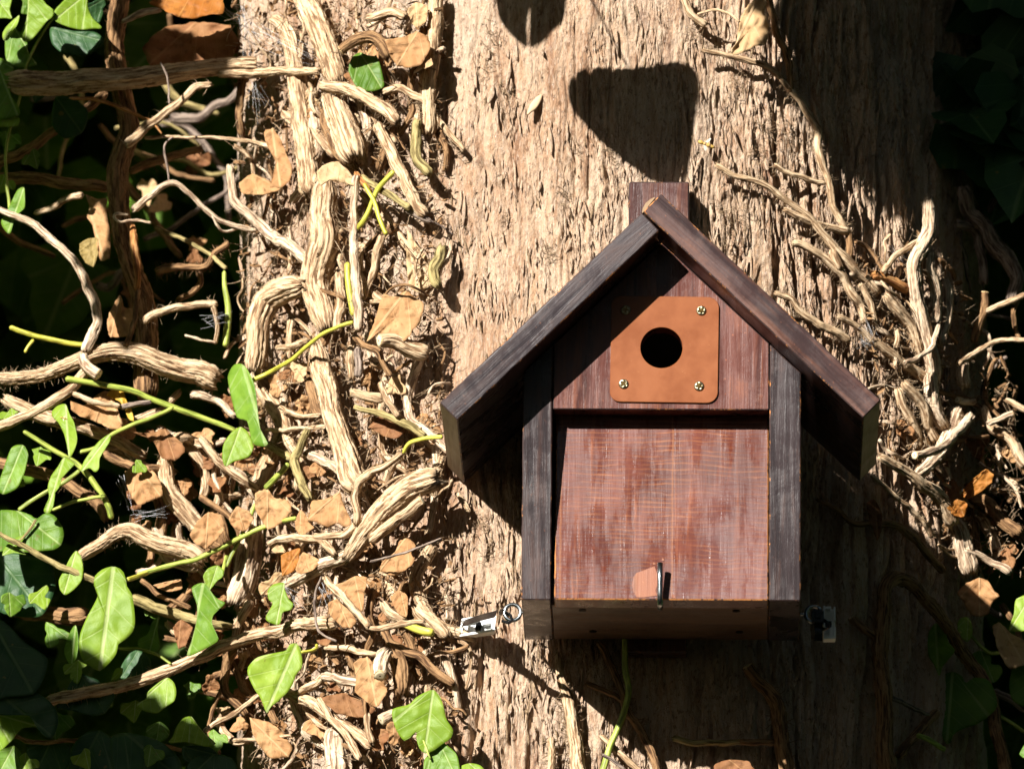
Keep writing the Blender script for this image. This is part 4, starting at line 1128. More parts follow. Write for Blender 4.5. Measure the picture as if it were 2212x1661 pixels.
arching shaded stem rising and bending over at lower right|brn||18>30>24|20>19>18>17>14>13>14>15>15|1918,1690 1911,1569 1906,1494 1904,1394 1907,1319 1912,1275 1935,1254 1962,1258 1991,1286 2029,1336 2064,1386 2109,1444 2134,1494 2149,1556 2168,1640 2172,1690
|brn|pc|20|9>10>10|1843,1330 1871,1361 1900,1386
|gry|p|12|6>5|1922,1503 1959,1521 2008,1542
shaded stem crossing low behind the big heart leaf|brn||4|11|2024,1536 1984,1579 1938,1632
short green cut shoot in the lower right shade|grn|e|24|6|1981,1587 2009,1599 2040,1617
thin stem running off the lower right edge|gry||10|9|2146,1492 2180,1510 2218,1533
|grn|p|12|4|2150,1540 2190,1565 2218,1585
frayed shaded stem at the bottom right of the box|brn|cf|16|13>14>17>18|1618,1437 1638,1470 1662,1492 1680,1526 1687,1581 1703,1690
|brn|p|12|8>7|1687,1600 1669,1601 1600,1602
shaded green and brown twig level near the bottom|olive||8|7>7>6|1453,1593 1493,1601 1556,1604 1606,1602
brown runner dropping from under the box floor|brn|f|9|8>8>9>10|1294,1385 1318,1434 1338,1481 1358,1539 1386,1579 1413,1644 1424,1690
|brn|p|8|6|1266,1475 1313,1494 1348,1518
green shoot hanging below the box into the light|grn||14|7>7>7>8|1351,1375 1351,1444 1358,1494 1351,1531 1331,1581 1318,1614 1294,1690
rooted runner flaring towards the bottom edge|tan|F|8|8>9>13>15>17|1204,1412 1211,1469 1228,1514 1238,1569 1255,1690
|brn|p|7|8|1209,1462 1216,1490 1228,1512
short rooted runner at the bottom edge|tan|F|8|8>9|1190,1592 1191,1625 1194,1690
tan runner at the bottom edge below the green shoot|tan||8|7|1298,1588 1328,1619 1356,1639 1390,1672
thin dark splinter across the green shoot|gry||24|4|1301,1629 1325,1643 1350,1662
split straw lying on the bark under the left eave|tan||8|5>7>5|990,1064 1002,1085 1014,1106
"""
for ln in STEMS.strip().split('\n'):
    o = stem(ln)
    lab = ln.split('|')[0].strip()
    if lab: BYKEY[lab] = o
# ================================================================== leaves
def closed_curve(pts, n, lin=0.35):
    pts = np.asarray(pts, float); m = len(pts); out = []
    for i in range(m):
        p0, p1, p2, p3 = pts[i - 1], pts[i], pts[(i + 1) % m], pts[(i + 2) % m]
        t = np.linspace(0, 1, 6, endpoint=False)[:, None]
        cr = 0.5 * ((2 * p1) + (-p0 + p2) * t + (2 * p0 - 5 * p1 + 4 * p2 - p3) * t ** 2 + (-p0 + 3 * p1 - 3 * p2 + p3) * t ** 3)
        out.append(cr * (1 - lin) + (p1 + (p2 - p1) * t) * lin)
    c = np.concatenate(out); d = np.linalg.norm(np.diff(np.concatenate([c, c[:1]]), axis=0), axis=1); s = np.concatenate([[0], np.cumsum(d)])
    t = np.linspace(0, s[-1], n, endpoint=False); cc = np.concatenate([c, c[:1]])
    return np.stack([np.interp(t, s, cc[:, 0]), np.interp(t, s, cc[:, 1])], 1)

_lid = [0]
def leaf_mesh(name, mat, h, tilt, curl, pts, parent=None, base=None, crumple=0.0):
    _lid[0] += 1; sd = _lid[0] * 2.71
    n, K = 54, 8
    out = closed_curve(pts, n, 0.6 if crumple else 0.3)
    if crumple:      # nibbled, brittle margin
        cc = out.mean(0); k = np.arange(n); out = cc + (out - cc) * (1 + 0.05 * pn(k * 0.9 + sd, k * 0.0, 73) + 0.04 * pn(k * 0.31 + sd, k * 0.0, 74))[:, None]
    ctr = out.mean(0)
    bs = np.array(base, float) if base is not None else np.asarray(pts[int(np.argmin([p[1] for p in pts]))], float)
    far = out[np.argmax(np.linalg.norm(out - bs, axis=1))]; ax = far - bs; Lx = np.linalg.norm(ax) + 1e-6; ax = ax / Lx; pe = np.array([-ax[1], ax[0]])
    rings = [ctr[None]] + [ctr + (out - ctr) * (k_ / K) for k_ in range(1, K + 1)]
    uv2 = np.concatenate(rings)
    q = uv2 - bs; along = q @ ax / Lx; across = q @ pe / Lx
    d = uv2 - ctr; size = np.linalg.norm(out - ctr, axis=1).mean()
    hh = h + (tilt[0] * d[:, 0] + tilt[1] * d[:, 1]) * PXM * 1000
    hh = hh + curl * size * PXM * 1000 * ((across * 2.2) ** 2 * 0.5 + 0.35 * (along - 0.5) ** 2)
    hh = hh + size * PXM * 1000 * (0.05 + crumple) * (pn(uv2[:, 0] / size * 1.7 + sd, uv2[:, 1] / size * 1.7, 71) + 0.5 * pn(uv2[:, 0] / size * 4 + sd, uv2[:, 1] / size * 4, 72))
    hh = hh - size * PXM * 1000 * 0.035 * np.exp(-(across / 0.05) ** 2)                     # sunken midrib
    hh = hh + size * PXM * 1000 * 0.012 * np.sin((along - 0.75 * np.abs(across)) * 27)        # quilting between the side veins
    rim = np.concatenate([[0]] + [np.full(n, (k_ / K) ** 3) for k_ in range(1, K + 1)]); ar = np.concatenate([[0]] + [np.arange(n) * 2 * np.pi / n] * K)
    hh = hh + size * PXM * 1000 * rim * (0.05 + 1.6 * crumple) * (pn(np.cos(ar) * 2 + sd, np.sin(ar) * 2, 75) + 0.6 * pn(np.cos(ar) * 5 + sd, np.sin(ar) * 5, 76))
    if crumple:      # dry creases fanning out from the stalk
        fan = np.arctan2(across, along + 0.15); hh = hh + size * PXM * 1000 * 0.05 * np.abs(pn(fan * 5 + sd, along * 1.5, 77))
    Y = float(yref(ctr[0])) - hh * 0.001
    V = P(uv2[:, 0], uv2[:, 1], Y)
    F = [(0, 1 + i, 1 + (i + 1) % n) for i in range(n)]
    for k_ in range(K - 1):
        a = 1 + k_ * n; b = a + n
        F += [(a + i, b + i, b + (i + 1) % n, a + (i + 1) % n) for i in range(n)]
    o = mesh_obj(name, V, F, M[mat], parent, np.stack([across, along], 1), origin=V[0])
    m = o.modifiers.new('thickness', 'SOLIDIFY'); m.thickness = 0.00035; m.offset = 0
    return o

SHOOTS = """
leafy shoot of bright leaves in the top left corner|grn||26>34>40|4>3>3>2|22,470 12,330 40,220 62,130 100,60 116,40
leafy shoot with lobed leaves at the bottom beside the bark|grn||26>44>54|4>3>2.5|1010,1690 960,1640 930,1600 903,1577
shaded leafy shoot filling the bottom left corner|brn||22>30|5>5>4|-14,1560 60,1600 150,1600 250,1596 350,1610 470,1640
leafy green shoot at the lower right corner|grn||20>24|4>4>3.5|2218,1404 2170,1408 2141,1411 2119,1397 2099,1374 2071,1366
"""
for ln in SHOOTS.strip().split('\n'):
    BYKEY[ln.split('|')[0].strip()] = stem(ln)
def parent_of(key):
    for k_, o in BYKEY.items():
        if key in k_: return o
    raise KeyError(key)

GREEN = """
top left corner|leafy|48|0.25,-0.1|0.2|62,-4 60,20 57,45 48,65 45,78 52,91 65,89 82,72 100,48 114,37 115,22 100,10 88,-4
top left corner|leafy|46|-0.2,0.1|0.15|187,-12 190,17 200,40 221,61 200,63 175,65 150,60 125,50 116,42 117,25 130,10 150,-8
top left corner|leafy|44|0.1,0.2|0.2|25,-8 21,22 26,41 12,40 -14,37 -14,-12
top left corner|leafy|50|0.6,0.2|0.4|41,34 40,47 31,67 17,87 7,87 6,72 17,55
top left corner|leaf|30|0.2,0.2|0.2|57,87 62,117 80,140 50,147 25,145 12,125 12,75 32,62
top left corner|leaf|38|0.3,0.1|0.3|-10,131 20,135 29,144 25,180 22,205 40,232 40,250 -12,253
top left corner|leafy|40|0.1,0.5|0.1|-12,256 40,254 40,271 18,274 -12,273
top left corner|leaf|36|0.5,0.0|0.4|37,412 52,405 54,430 53,450 40,462 30,480 22,505 12,500 2,480 18,450
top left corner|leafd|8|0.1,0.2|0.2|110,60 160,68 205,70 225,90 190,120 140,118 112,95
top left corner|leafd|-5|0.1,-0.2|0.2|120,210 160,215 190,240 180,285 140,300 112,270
crossing the lower left|leaf|66|0.9,0.1|0.5|492,815 505,788 525,787 540,808 551,835 556,880 563,930 580,960 560,964 545,956 534,910 512,902 500,860
crossing the lower left|leafy|58|0.1,0.15|0.2|548,964 536,934 520,922 500,934 483,959 480,989 487,1008 505,997 537,987
speckled green and brown|leafy|52|0.7,0.1|0.5|112,889 125,876 142,873 150,894 160,912 167,947 162,969 150,990 146,969 139,939 126,912 114,902
speckled green and brown|leafy|56|0.5,0.1|0.6|139,988 162,1002 150,1009 138,1019 128,1052 117,1067 116,1092 107,1108 94,1104 106,1074 103,1052 110,1029 125,1008
crossing the lower left|leafy|62|0.3,0.2|0.3|238,937 237,954 216,989 214,1012 205,1020 193,1011 174,1020 180,999 195,976 215,952
turning from green to brown|leaf|40|0.1,0.15|0.12|-10,1107 37,1103 68,1113 78,1121 100,1107 118,1114 133,1134 138,1154 132,1177 117,1187 87,1190 50,1193 15,1190 -10,1186
turning from green to brown|leafy|46|0.2,0.4|0.2|5,1200 12,1180 30,1164 56,1154 44,1174 30,1186 58,1198 30,1194
turning from green to brown|leaf|28|0.4,0.1|0.3|25,967 50,961 61,979 58,1000 52,1024 37,1054 7,1068 -6,1054 6,1017
turning from green to brown|leafd|10|0.1,0.1|0.2|-10,1195 60,1200 110,1215 120,1270 90,1330 30,1330 -10,1310
turning from green to brown|leafy|52|0.2,0.2|0.2|152,1204 165,1189 176,1204 180,1230 176,1254 160,1273 141,1285 130,1274 127,1254 138,1232
long straight green shoot|leafy|74|0.12,0.08|0.18|205,1244 222,1229 245,1223 264,1231 272,1250 274,1266 286,1286 292,1340 287,1364 270,1382 256,1390 252,1410 238,1430 215,1449 195,1439 177,1424 171,1399 173,1369 187,1334 202,1307 212,1284 203,1265
long straight green shoot|leaf|62|0.6,0.05|0.4|414,1269 440,1258 455,1276 468,1292 488,1302 472,1317 460,1330 458,1346 467,1367 472,1383 445,1400 404,1418 414,1384 424,1344 426,1308
long straight green shoot|leafy|60|0.1,0.2|0.3|439,1243 450,1227 470,1221 483,1232 481,1246 470,1254 452,1275 442,1260
long straight green shoot|leafy|66|0.3,0.1|0.3|578,1276 590,1262 614,1258 615,1272 624,1294 634,1304 628,1317 611,1322 606,1344 600,1350 578,1342 574,1332 589,1304 580,1294
long bare branch|leafy|74|0.05,0.12|0.15|536,1440 553,1421 577,1413 604,1408 619,1404 626,1391 641,1389 650,1402 653,1425 652,1442 640,1456 633,1476 620,1496 600,1515 584,1527 577,1542 570,1526 562,1506 553,1494 543,1475 535,1456
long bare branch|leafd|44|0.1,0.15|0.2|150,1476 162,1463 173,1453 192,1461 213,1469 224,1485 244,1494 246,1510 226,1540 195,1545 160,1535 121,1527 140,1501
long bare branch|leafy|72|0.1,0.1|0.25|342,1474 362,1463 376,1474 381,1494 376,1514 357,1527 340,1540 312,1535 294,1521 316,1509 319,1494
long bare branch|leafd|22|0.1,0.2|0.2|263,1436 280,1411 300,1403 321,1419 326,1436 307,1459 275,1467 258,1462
long bare branch|leafy|40|0.3,0.3|0.3|240,1469 250,1444 266,1443 261,1461
long bare branch|leaf|30|0.8,0.1|0.5|139,1404 152,1364 164,1350 170,1384 166,1419 155,1438 144,1424
long bare branch|leaf|34|0.4,0.4|0.4|297,1382 318,1370 328,1345 343,1331 340,1358 346,1396 330,1412 302,1402
long bare branch|leaf|38|0.2,0.1|0.2|316,1571 345,1558 366,1576 361,1594 337,1605 318,1590
lobed leaves at the bottom|leafy|70|0.1,-0.05|0.12|848,1531 884,1521 896,1508 915,1496 936,1489 951,1504 959,1529 964,1552 979,1576 974,1594 958,1605 938,1620 918,1627 905,1614 899,1592 901,1578 888,1592 873,1600 858,1580 849,1556
lobed leaves at the bottom|leaf|62|0.3,0.1|0.3|944,1593 966,1609 984,1625 991,1644 990,1680 920,1680 916,1643 927,1627
lobed leaves at the bottom|leafy|58|0.1,0.3|0.2|975,1690 985,1660 1013,1648 1040,1654 1060,1690
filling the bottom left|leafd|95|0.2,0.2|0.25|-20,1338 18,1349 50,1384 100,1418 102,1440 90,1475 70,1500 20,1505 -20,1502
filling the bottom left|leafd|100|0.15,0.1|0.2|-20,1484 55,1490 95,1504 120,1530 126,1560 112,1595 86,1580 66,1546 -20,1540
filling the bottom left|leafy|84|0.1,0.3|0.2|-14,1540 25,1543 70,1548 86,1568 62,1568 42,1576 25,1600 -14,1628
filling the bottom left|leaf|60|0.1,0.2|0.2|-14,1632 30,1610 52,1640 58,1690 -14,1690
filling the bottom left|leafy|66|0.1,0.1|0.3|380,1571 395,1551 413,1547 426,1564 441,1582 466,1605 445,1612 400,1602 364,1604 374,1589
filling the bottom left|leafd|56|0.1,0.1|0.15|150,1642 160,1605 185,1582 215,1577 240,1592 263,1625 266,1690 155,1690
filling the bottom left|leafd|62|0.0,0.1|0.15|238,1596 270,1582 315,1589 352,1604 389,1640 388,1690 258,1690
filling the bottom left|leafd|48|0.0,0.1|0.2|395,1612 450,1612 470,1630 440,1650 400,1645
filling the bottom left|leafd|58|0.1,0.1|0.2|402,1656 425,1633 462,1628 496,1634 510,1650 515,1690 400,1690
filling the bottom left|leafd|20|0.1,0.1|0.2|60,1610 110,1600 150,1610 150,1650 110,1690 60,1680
knotted cross stem|leaf|30|0.1,0.1|0.3|753,155 760,125 778,114 797,121 815,124 826,160 829,188 803,198 773,192
lower right corner|leaf|16|0.05,0.1|0.12|2009,1476 2029,1461 2058,1450 2079,1461 2085,1476 2104,1463 2135,1468 2150,1496 2154,1524 2139,1544 2109,1564 2079,1574 2060,1585 2049,1608 2034,1591 2021,1556 2018,1524 2010,1499
lower right corner|leaf|16|0.4,0.1|0.3|2005,1369 2021,1345 2040,1356 2049,1386 2063,1404 2047,1426 2035,1441 2029,1460 2018,1436 2005,1414
lower right corner|leafy|30|0.2,0.2|0.2|2068,1349 2075,1335 2092,1333 2100,1351 2100,1371 2089,1386 2072,1372
lower right corner|leaf|18|0.2,0.1|0.2|2098,1414 2119,1405 2140,1416 2142,1434 2160,1436 2166,1451 2155,1469 2139,1475 2121,1456 2106,1436
lower right corner|leaf|16|0.2,0.1|0.2|2186,1441 2197,1424 2224,1410 2230,1524 2189,1514 2180,1481
lower right corner|leafy|46|0.2,0.2|0.2|2195,1294 2228,1286 2228,1356 2180,1362 2190,1326
lower right corner|leaf|40|0.3,0.2|0.2|2202,1628 2228,1590 2228,1640
"""
for ln in GREEN.strip().split('\n'):
    key, mat, h, tl, cu, pts = ln.split('|')
    o = leaf_mesh('leaf', mat, float(h), [float(x) for x in tl.split(',')], float(cu), parse_pts(pts), parent_of(key))
LF0 = np.array([(0, 0.06), (0.30, -0.05), (0.52, 0.12), (0.55, 0.34), (0.34, 0.46), (0.30, 0.66), (0, 1.0), (-0.30, 0.66), (-0.34, 0.46), (-0.55, 0.34), (-0.52, 0.12), (-0.30, -0.05)])
for key, u, v, sz, ang, hm, mat in (
        ('top left corner', 22, 305, 44, 0.3, 14, 'leaf'), ('top left corner', 70, 345, 38, -0.5, 6, 'leaf'), ('top left corner', 88, 195, 46, 0.5, 4, 'leafd'), ('top left corner', 30, 178, 40, -0.3, 16, 'leaf'),
        ('top left corner', 62, 14, 40, 0.8, 20, 'leaf'), ('top left corner', 150, 100, 42, 0.2, -8, 'leafd'), ('top left corner', 10, 400, 40, 0.6, 10, 'leafy'), ('top left corner', 205, 22, 46, -0.4, 16, 'leafd'),
        ('turning from green to brown', 30, 1305, 52, 0.2, 26, 'leaf'), ('turning from green to brown', 88, 1292, 48, -0.5, 34, 'leafy'), ('turning from green to brown', 118, 1372, 52, 0.4, 24, 'leaf'), ('turning from green to brown', 30, 1040, 40, 0.7, 16, 'leafy'),
        ('long bare branch', 162, 1448, 44, -0.3, 40, 'leafy'), ('long bare branch', 215, 1516, 50, 0.6, 20, 'leaf'), ('long bare branch', 284, 1535, 46, -0.2, 34, 'leafy'), ('long bare branch', 252, 1340, 40, 1.0, 12, 'leaf'), ('long bare branch', 330, 1320, 34, -0.8, 16, 'leaf'), ('long bare branch', 415, 1492, 40, 0.3, 16, 'leaf'),
        ('filling the bottom left', 132, 1566, 52, 0.3, 60, 'leaf'), ('filling the bottom left', 64, 1466, 46, -0.4, 70, 'leaf'), ('filling the bottom left', 330, 1632, 46, 0.5, 70, 'leaf'), ('filling the bottom left', 20, 1430, 50, 0.1, 50, 'leaf'), ('filling the bottom left', 180, 1640, 44, -0.6, 74, 'leafy'), ('filling the bottom left', 470, 1598, 40, 0.2, 44, 'leaf'), ('filling the bottom left', 60, 1650, 44, 0.4, 70, 'leafy'),
        ('speckled green and brown', 88, 985, 40, 0.5, 24, 'leafy'), ('speckled green and brown', 20, 900, 36, -0.4, 30, 'leafy'), ('crossing the lower left', 300, 1010, 30, 0.9, 40, 'leafy')):
    ca, sa = math.cos(ang), math.sin(ang); jt = nrg.normal(0, 0.05, LF0.shape)
    leaf_mesh('leaf', mat, hm, (nrg.normal(0, 0.25), nrg.normal(0.1, 0.2)), nrg.uniform(0.1, 0.4), [(u + (x * ca - (y - 0.4) * sa) * sz, v + (x * sa + (y - 0.4) * ca) * sz) for x, y in LF0 + jt], parent_of(key))
# leaf stalks that show on their own
for key, kind, h, r, pts in (('long bare branch', 'yel', '72>40', '3.5>4', '650,1408 668,1406 682,1400 684,1392'),
                             ('long bare branch', 'grn', '40>50', '3', '255,1400 300,1402 337,1412 370,1434'),
                             ('long straight green shoot', 'yel', '72>50', '5', '272,1252 300,1243 320,1238'),
                             ('long straight green shoot', 'grn', '60>46', '4', '478,1244 484,1222 490,1200'),
                             ('lobed leaves at the bottom', 'grn', '68', '2.5', '902,1577 915,1600 930,1640'),
                             ('turning from green to brown', 'olive', '44', '3', '78,1121 60,1150 40,1172')):
    uv = parse_pts(pts); n = len(uv)
    tube('leaf_stalk', S(uv[:, 0], uv[:, 1], spread(h, n) * 0.001), spread(r, n) * PXM, kind, parent_of(key), 0.05, None, 0.05)

DEAD = """
orange translucent dead leaf hanging in at the top left|dor|44|0.1,0.5|0.2|320,6 360,-12 420,-25 478,-14 483,29 450,33 420,41 387,38 362,27 337,15
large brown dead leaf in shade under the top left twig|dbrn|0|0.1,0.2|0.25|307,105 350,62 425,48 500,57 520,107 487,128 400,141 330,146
round tan dead leaf with a twig shadow at the top|dtan|44|0.1,0.1|0.2|833,87 875,80 903,68 926,82 929,105 911,140 885,147 858,143 845,125
small pale dead leaf tucked beside the round tan one|dpale|38|0.2,0.2|0.2|926,116 936,140 915,150 905,140
wrinkled pale dead leaf at the top margin of the ivy|dpale|30|0.1,0.1|0.4|898,6 924,14 921,47 903,61 886,48 880,22
rolled brown dead leaf below the slender level twig|dtan|44|0.3,0.1|0.9|570,287 588,276 606,300 620,337 631,362 626,390 608,406 583,405 592,370 596,350 577,315
curled orange dead leaf under the rolled one|dtan|36|0.1,0.4|0.5|515,398 545,375 585,393 606,410 570,421 525,419
faded pointed dead leaf draped on the torn vine|dpale|48|0.1,0.3|0.3|683,372 703,355 730,349 753,370 780,403 742,396 712,388 692,402
big tan dead leaf with wavy edge in the middle|dtan|48|0.05,0.1|0.2|829,634 848,641 878,628 891,640 916,655 909,695 891,715 874,738 842,722 812,725 792,738 810,690 822,652
flat pale dead leaf behind the big wavy one|dpale|10|0.0,0.1|0.1|880,497 898,525 928,563 934,615 903,632 883,617 878,565
olive brown dead leaf hanging in the left gloom|olv|10|0.2,0.1|0.2|172,527 187,517 211,514 213,547 202,577 185,568 172,546
folded brown dead leaf above the olive brown one|dtan|8|0.5,0.2|0.4|185,420 213,431 234,428 228,445 238,500 238,558 216,562 206,516 199,486 188,470 193,445
half lit brown dead leaf left of the upright stem|dtan|4|0.1,0.2|0.3|260,636 268,665 288,667 291,705 275,726 237,728 231,697 240,667
tan dead leaf crossed by a broken twig at left|dtan|40|0.1,0.3|0.3|151,866 175,880 212,852 232,843 248,870 258,894 268,928 237,925 200,908 175,900 157,888
small yellow dead leaf beside the green shoot|dyel|42|0.1,0.3|0.2|229,853 245,838 267,847 272,862 284,885 290,910 278,905 268,880 250,858
orange brown dead leaf with curled lip at lower left|dbrn|30|0.1,0.3|0.5|282,934 332,935 355,922 371,939 391,954 401,974 377,995 350,990 333,956 310,942
dead leaf striped by twig shadows at lower left|dtan|34|0.05,0.05|0.15|270,1018 295,1003 323,1009 346,1037 351,1072 325,1082 300,1091 285,1074 274,1049
round pinkish dead leaf at the foot of the heavy stem|dtan|50|0.1,0.0|0.2|411,1155 425,1127 450,1106 476,1112 487,1137 476,1157 446,1186 420,1172
heart shaped dead leaf right of the round pinkish one|dtan|44|0.1,0.0|0.2|494,1120 512,1093 525,1099 538,1104 548,1120 530,1148 505,1140
two lobed dead leaf with a diagonal shadow|dtan|54|0.0,0.1|0.15|552,1064 578,1056 593,1076 609,1077 623,1081 631,1102 613,1128 578,1143 562,1118 551,1100
dead leaf with three ragged lobes below the olive fork|dtan|46|0.1,0.1|0.25|673,1082 698,1079 716,1072 734,1062 744,1094 759,1124 748,1140 728,1129 708,1140 688,1128 664,1124 670,1102
narrow dead leaf left of the ragged three lobed one|dtan|42|0.3,0.1|0.3|650,1101 661,1112 668,1129 679,1140 664,1150 648,1158 637,1137 641,1115
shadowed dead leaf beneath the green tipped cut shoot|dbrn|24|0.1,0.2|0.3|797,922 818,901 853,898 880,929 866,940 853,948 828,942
large crumpled dead leaf under the thin straw|dtan|42|0.05,0.2|0.3|862,1170 878,1161 899,1177 888,1194 896,1212 878,1230 848,1244 819,1230 828,1211 853,1193
glowing orange dead leaf below the looped twig|dor|40|0.2,0.1|0.3|607,1200 628,1189 649,1183 645,1212 635,1233 610,1244
tan dead leaf touching the glowing orange one|dtan|44|0.1,0.2|0.3|638,1230 653,1193 673,1199 695,1214 675,1232 650,1240
long folded dead leaf behind the slanting twig|dtan|40|0.4,0.1|0.4|724,1264 745,1256 766,1244 794,1247 787,1281 784,1322 768,1310 746,1284
scalloped dead leaf below the slanting twig|dtan|44|0.0,0.15|0.2|709,1302 728,1293 754,1316 771,1341 758,1357 738,1352 713,1329
pleated dead leaf near the white mount|dtan|30|0.2,0.2|0.4|844,1289 865,1273 881,1289 879,1332 860,1325 850,1305
pale mottled dead leaf beside the downward sawn stub|dtan|44|0.05,0.1|0.15|764,1430 793,1418 809,1436 810,1459 839,1488 824,1514 813,1528 790,1514 768,1495 769,1464
shaded dead leaf under the pale mottled one|dbrn|30|0.05,0.3|0.2|692,1507 745,1496 795,1515 812,1530 799,1546 775,1550 728,1540
veined brown dead leaf at the lower left bottom|dtan|40|0.1,0.1|0.3|540,1550 583,1560 610,1580 632,1614 620,1635 585,1638 558,1607 545,1580
dark dead leaf in shade above the smooth brown runner|dbrn|14|0.1,0.2|0.3|838,1376 862,1368 906,1378 917,1406 890,1417 850,1402
brown dead leaf between the two hanging ivy leaves|dbrn|24|0.1,0.1|0.3|374,1354 391,1338 416,1354 408,1378 400,1396 385,1400
small sunlit dead leaf fragment above the olive stem|dtan|28|0.1,0.3|0.2|331,1264 360,1256 391,1251 393,1272 362,1278
cupped tan dead leaf hanging at the top right|dpale|30|-0.2,0.1|0.5|1597,50 1604,30 1617,10 1640,-8 1657,4 1651,30 1661,45 1661,72 1655,96 1640,100 1624,103 1604,116 1579,119 1580,107 1590,95 1594,70
curled orange dead leaf like a tongue at the right|dor|50|0.1,-0.5|0.6|2076,1069 2089,1046 2110,1028 2130,1013 2146,1024 2142,1042 2116,1065 2090,1078
lower orange half of the curled leaf at the right|dor|46|0.1,-0.4|0.4|2045,1095 2068,1078 2090,1088 2083,1117 2060,1113
brown dead leaf shaded behind the orange curl|dbrn|20|0.2,0.1|0.3|2043,1077 2042,1045 2059,1033 2072,1055 2070,1082
fan shaped tan dead leaf in half shade at lower right|dtan|34|0.1,0.1|0.2|2068,1281 2089,1258 2116,1248 2137,1256 2147,1276 2160,1287 2142,1304 2135,1326 2116,1332 2096,1326 2082,1300
large dusty dead leaf at the right edge|dpale|28|0.1,0.1|0.25|2143,1351 2161,1345 2186,1369 2222,1388 2222,1430 2181,1446 2166,1424 2153,1394
thin dead leaf hanging in the shade right of the box|dbrn|20|0.3,0.1|0.3|1871,1086 1890,1079 1906,1110 1903,1150 1895,1167 1880,1130
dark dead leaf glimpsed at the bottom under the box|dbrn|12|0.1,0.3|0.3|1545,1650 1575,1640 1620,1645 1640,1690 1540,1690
"""
M['olv'] = mat_leaf('dead_leaf_olive', (0.24, 0.17, 0.05), (0.34, 0.25, 0.09), (0.18, 0.12, 0.04), (0.4, 0.3, 0.12), 0.2, 0.6, True, 0.2)
for ln in DEAD.strip().split('\n'):
    lab, mat, h, tl, cu, pts = ln.split('|')
    o = leaf_mesh('dead_leaf', mat, float(h), [float(x) for x in tl.split(',')], float(cu), parse_pts(pts), None, None, 0.09)
    tag(o, lab.strip(), 'dead leaf', 'dead ivy leaves caught in the stems')
uv = parse_pts('1506,32 1543,22 1576,32 1598,48'); LAST[0] = o
tube('leaf_stalk', S(uv[:, 0], uv[:, 1], np.array([.012, .02, .026, .03])), np.array([3, 3, 3, 3.]) * PXM, 'tan', next(x for x in bpy.data.objects if x.get('label', '').startswith('cupped tan')), 0.05, None, 0.05)
uv = parse_pts('832,635 852,619 878,615 905,626 930,642')
tube('leaf_stalk', S(uv[:, 0], uv[:, 1], np.array([.05, .056, .056, .045, .02])), np.array([3, 3, 3, 2.6, 2.]) * PXM, 'brn', next(x for x in bpy.data.objects if x.get('label', '').startswith('big tan dead')), 0.05, None, 0.05)
LF = np.array([(0, 0.06), (0.30, -0.05), (0.52, 0.12), (0.55, 0.34), (0.34, 0.46), (0.30, 0.66), (0, 1.0), (-0.30, 0.66), (-0.34, 0.46), (-0.55, 0.34), (-0.52, 0.12), (-0.30, -0.05)])
# ================================================================== litter, rootlets, cobweb
def in_poly(x, y, poly):
    inside = np.zeros(len(x), bool); n = len(poly); j = n - 1
    for i in range(n):
        xi, yi = poly[i]; xj, yj = poly[j]
        c = ((yi > y) != (yj > y)) & (x < (xj - xi) * (y - yi) / (yj - yi + 1e-12) + xi)
        inside ^= c; j = i
    return inside
def scatter_poly(poly, n, r_):
    poly = np.asarray(poly, float); lo, hi = poly.min(0), poly.max(0); out = np.empty((0, 2))
    while len(out) < n:
        q = lo + r_.random((n * 2, 2)) * (hi - lo); out = np.concatenate([out, q[in_poly(q[:, 0], q[:, 1], poly)]])
    return out[:n]
MASS = [(500, 0), (960, 0), (950, 200), (965, 420), (950, 640), (965, 830), (955, 1000), (970, 1180), (985, 1400), (985, 1661), (560, 1661), (545, 1400), (530, 1000), (520, 830), (520, 500)]
RIGHT = [(1830, 560), (2010, 500), (2060, 600), (2200, 850), (2212, 1250), (2060, 1230), (1960, 1000), (1905, 1000), (1905, 860)]
r_ = np.random.default_rng(5)
# broken fibres and twiglets lying in the ivy mass: too many to count
for poly, n, name, lab, hmx in ((MASS, 4200, 'twig_litter', 'crumbled twiglets and bark fibres caught in the ivy mass', 0.022), (RIGHT, 1000, 'root_litter', 'dry rootlets and fibres matted on the right of the trunk', 0.018)):
    q = scatter_poly(poly, n, r_)
    p0 = S(q[:, 0], q[:, 1], r_.uniform(0.0, hmx, n))
    D = r_.normal(size=(n, 3)) * [1, 0.45, 1.2]
    L = r_.gamma(2.0, 0.0035, n) + 0.002; R = r_.uniform(0.00018, 0.00075, n)
    o = hairs(p0, D, L, R, 'tan', None, name, 0.35, seed=9)
    tag(o, lab, 'litter')
    # small curled chips
    V = []; F = []; UV = []
    q = scatter_poly(poly, n // 3, r_)
    for (u, v) in q:
        c = S(u, v, r_.uniform(0.001, hmx)); a = r_.normal(size=3); a /= np.linalg.norm(a); b = np.cross(a, r_.normal(size=3)); b /= np.linalg.norm(b); nn = np.cross(a, b)
        l, w = r_.uniform(0.0015, 0.005), r_.uniform(0.0007, 0.0022); k0 = len(V)
        for t in (-1, -0.3, 0.4, 1):
            for s_ in (-1, 0, 1):
                V.append(c + a * l * t + b * w * s_ * (1 - 0.5 * t * t) + nn * w * (0.5 * s_ * s_ + 0.4 * t * t)); UV.append((s_ * w, t * l))
        for i in range(3):
            for j in range(2): F.append((k0 + i * 3 + j, k0 + i * 3 + j + 1, k0 + i * 3 + j + 4, k0 + i * 3 + j + 3))
    ch = mesh_obj('bark_chips', V, F, M['brn'], o, UV, smooth=False); ch['kind'] = 'stuff'
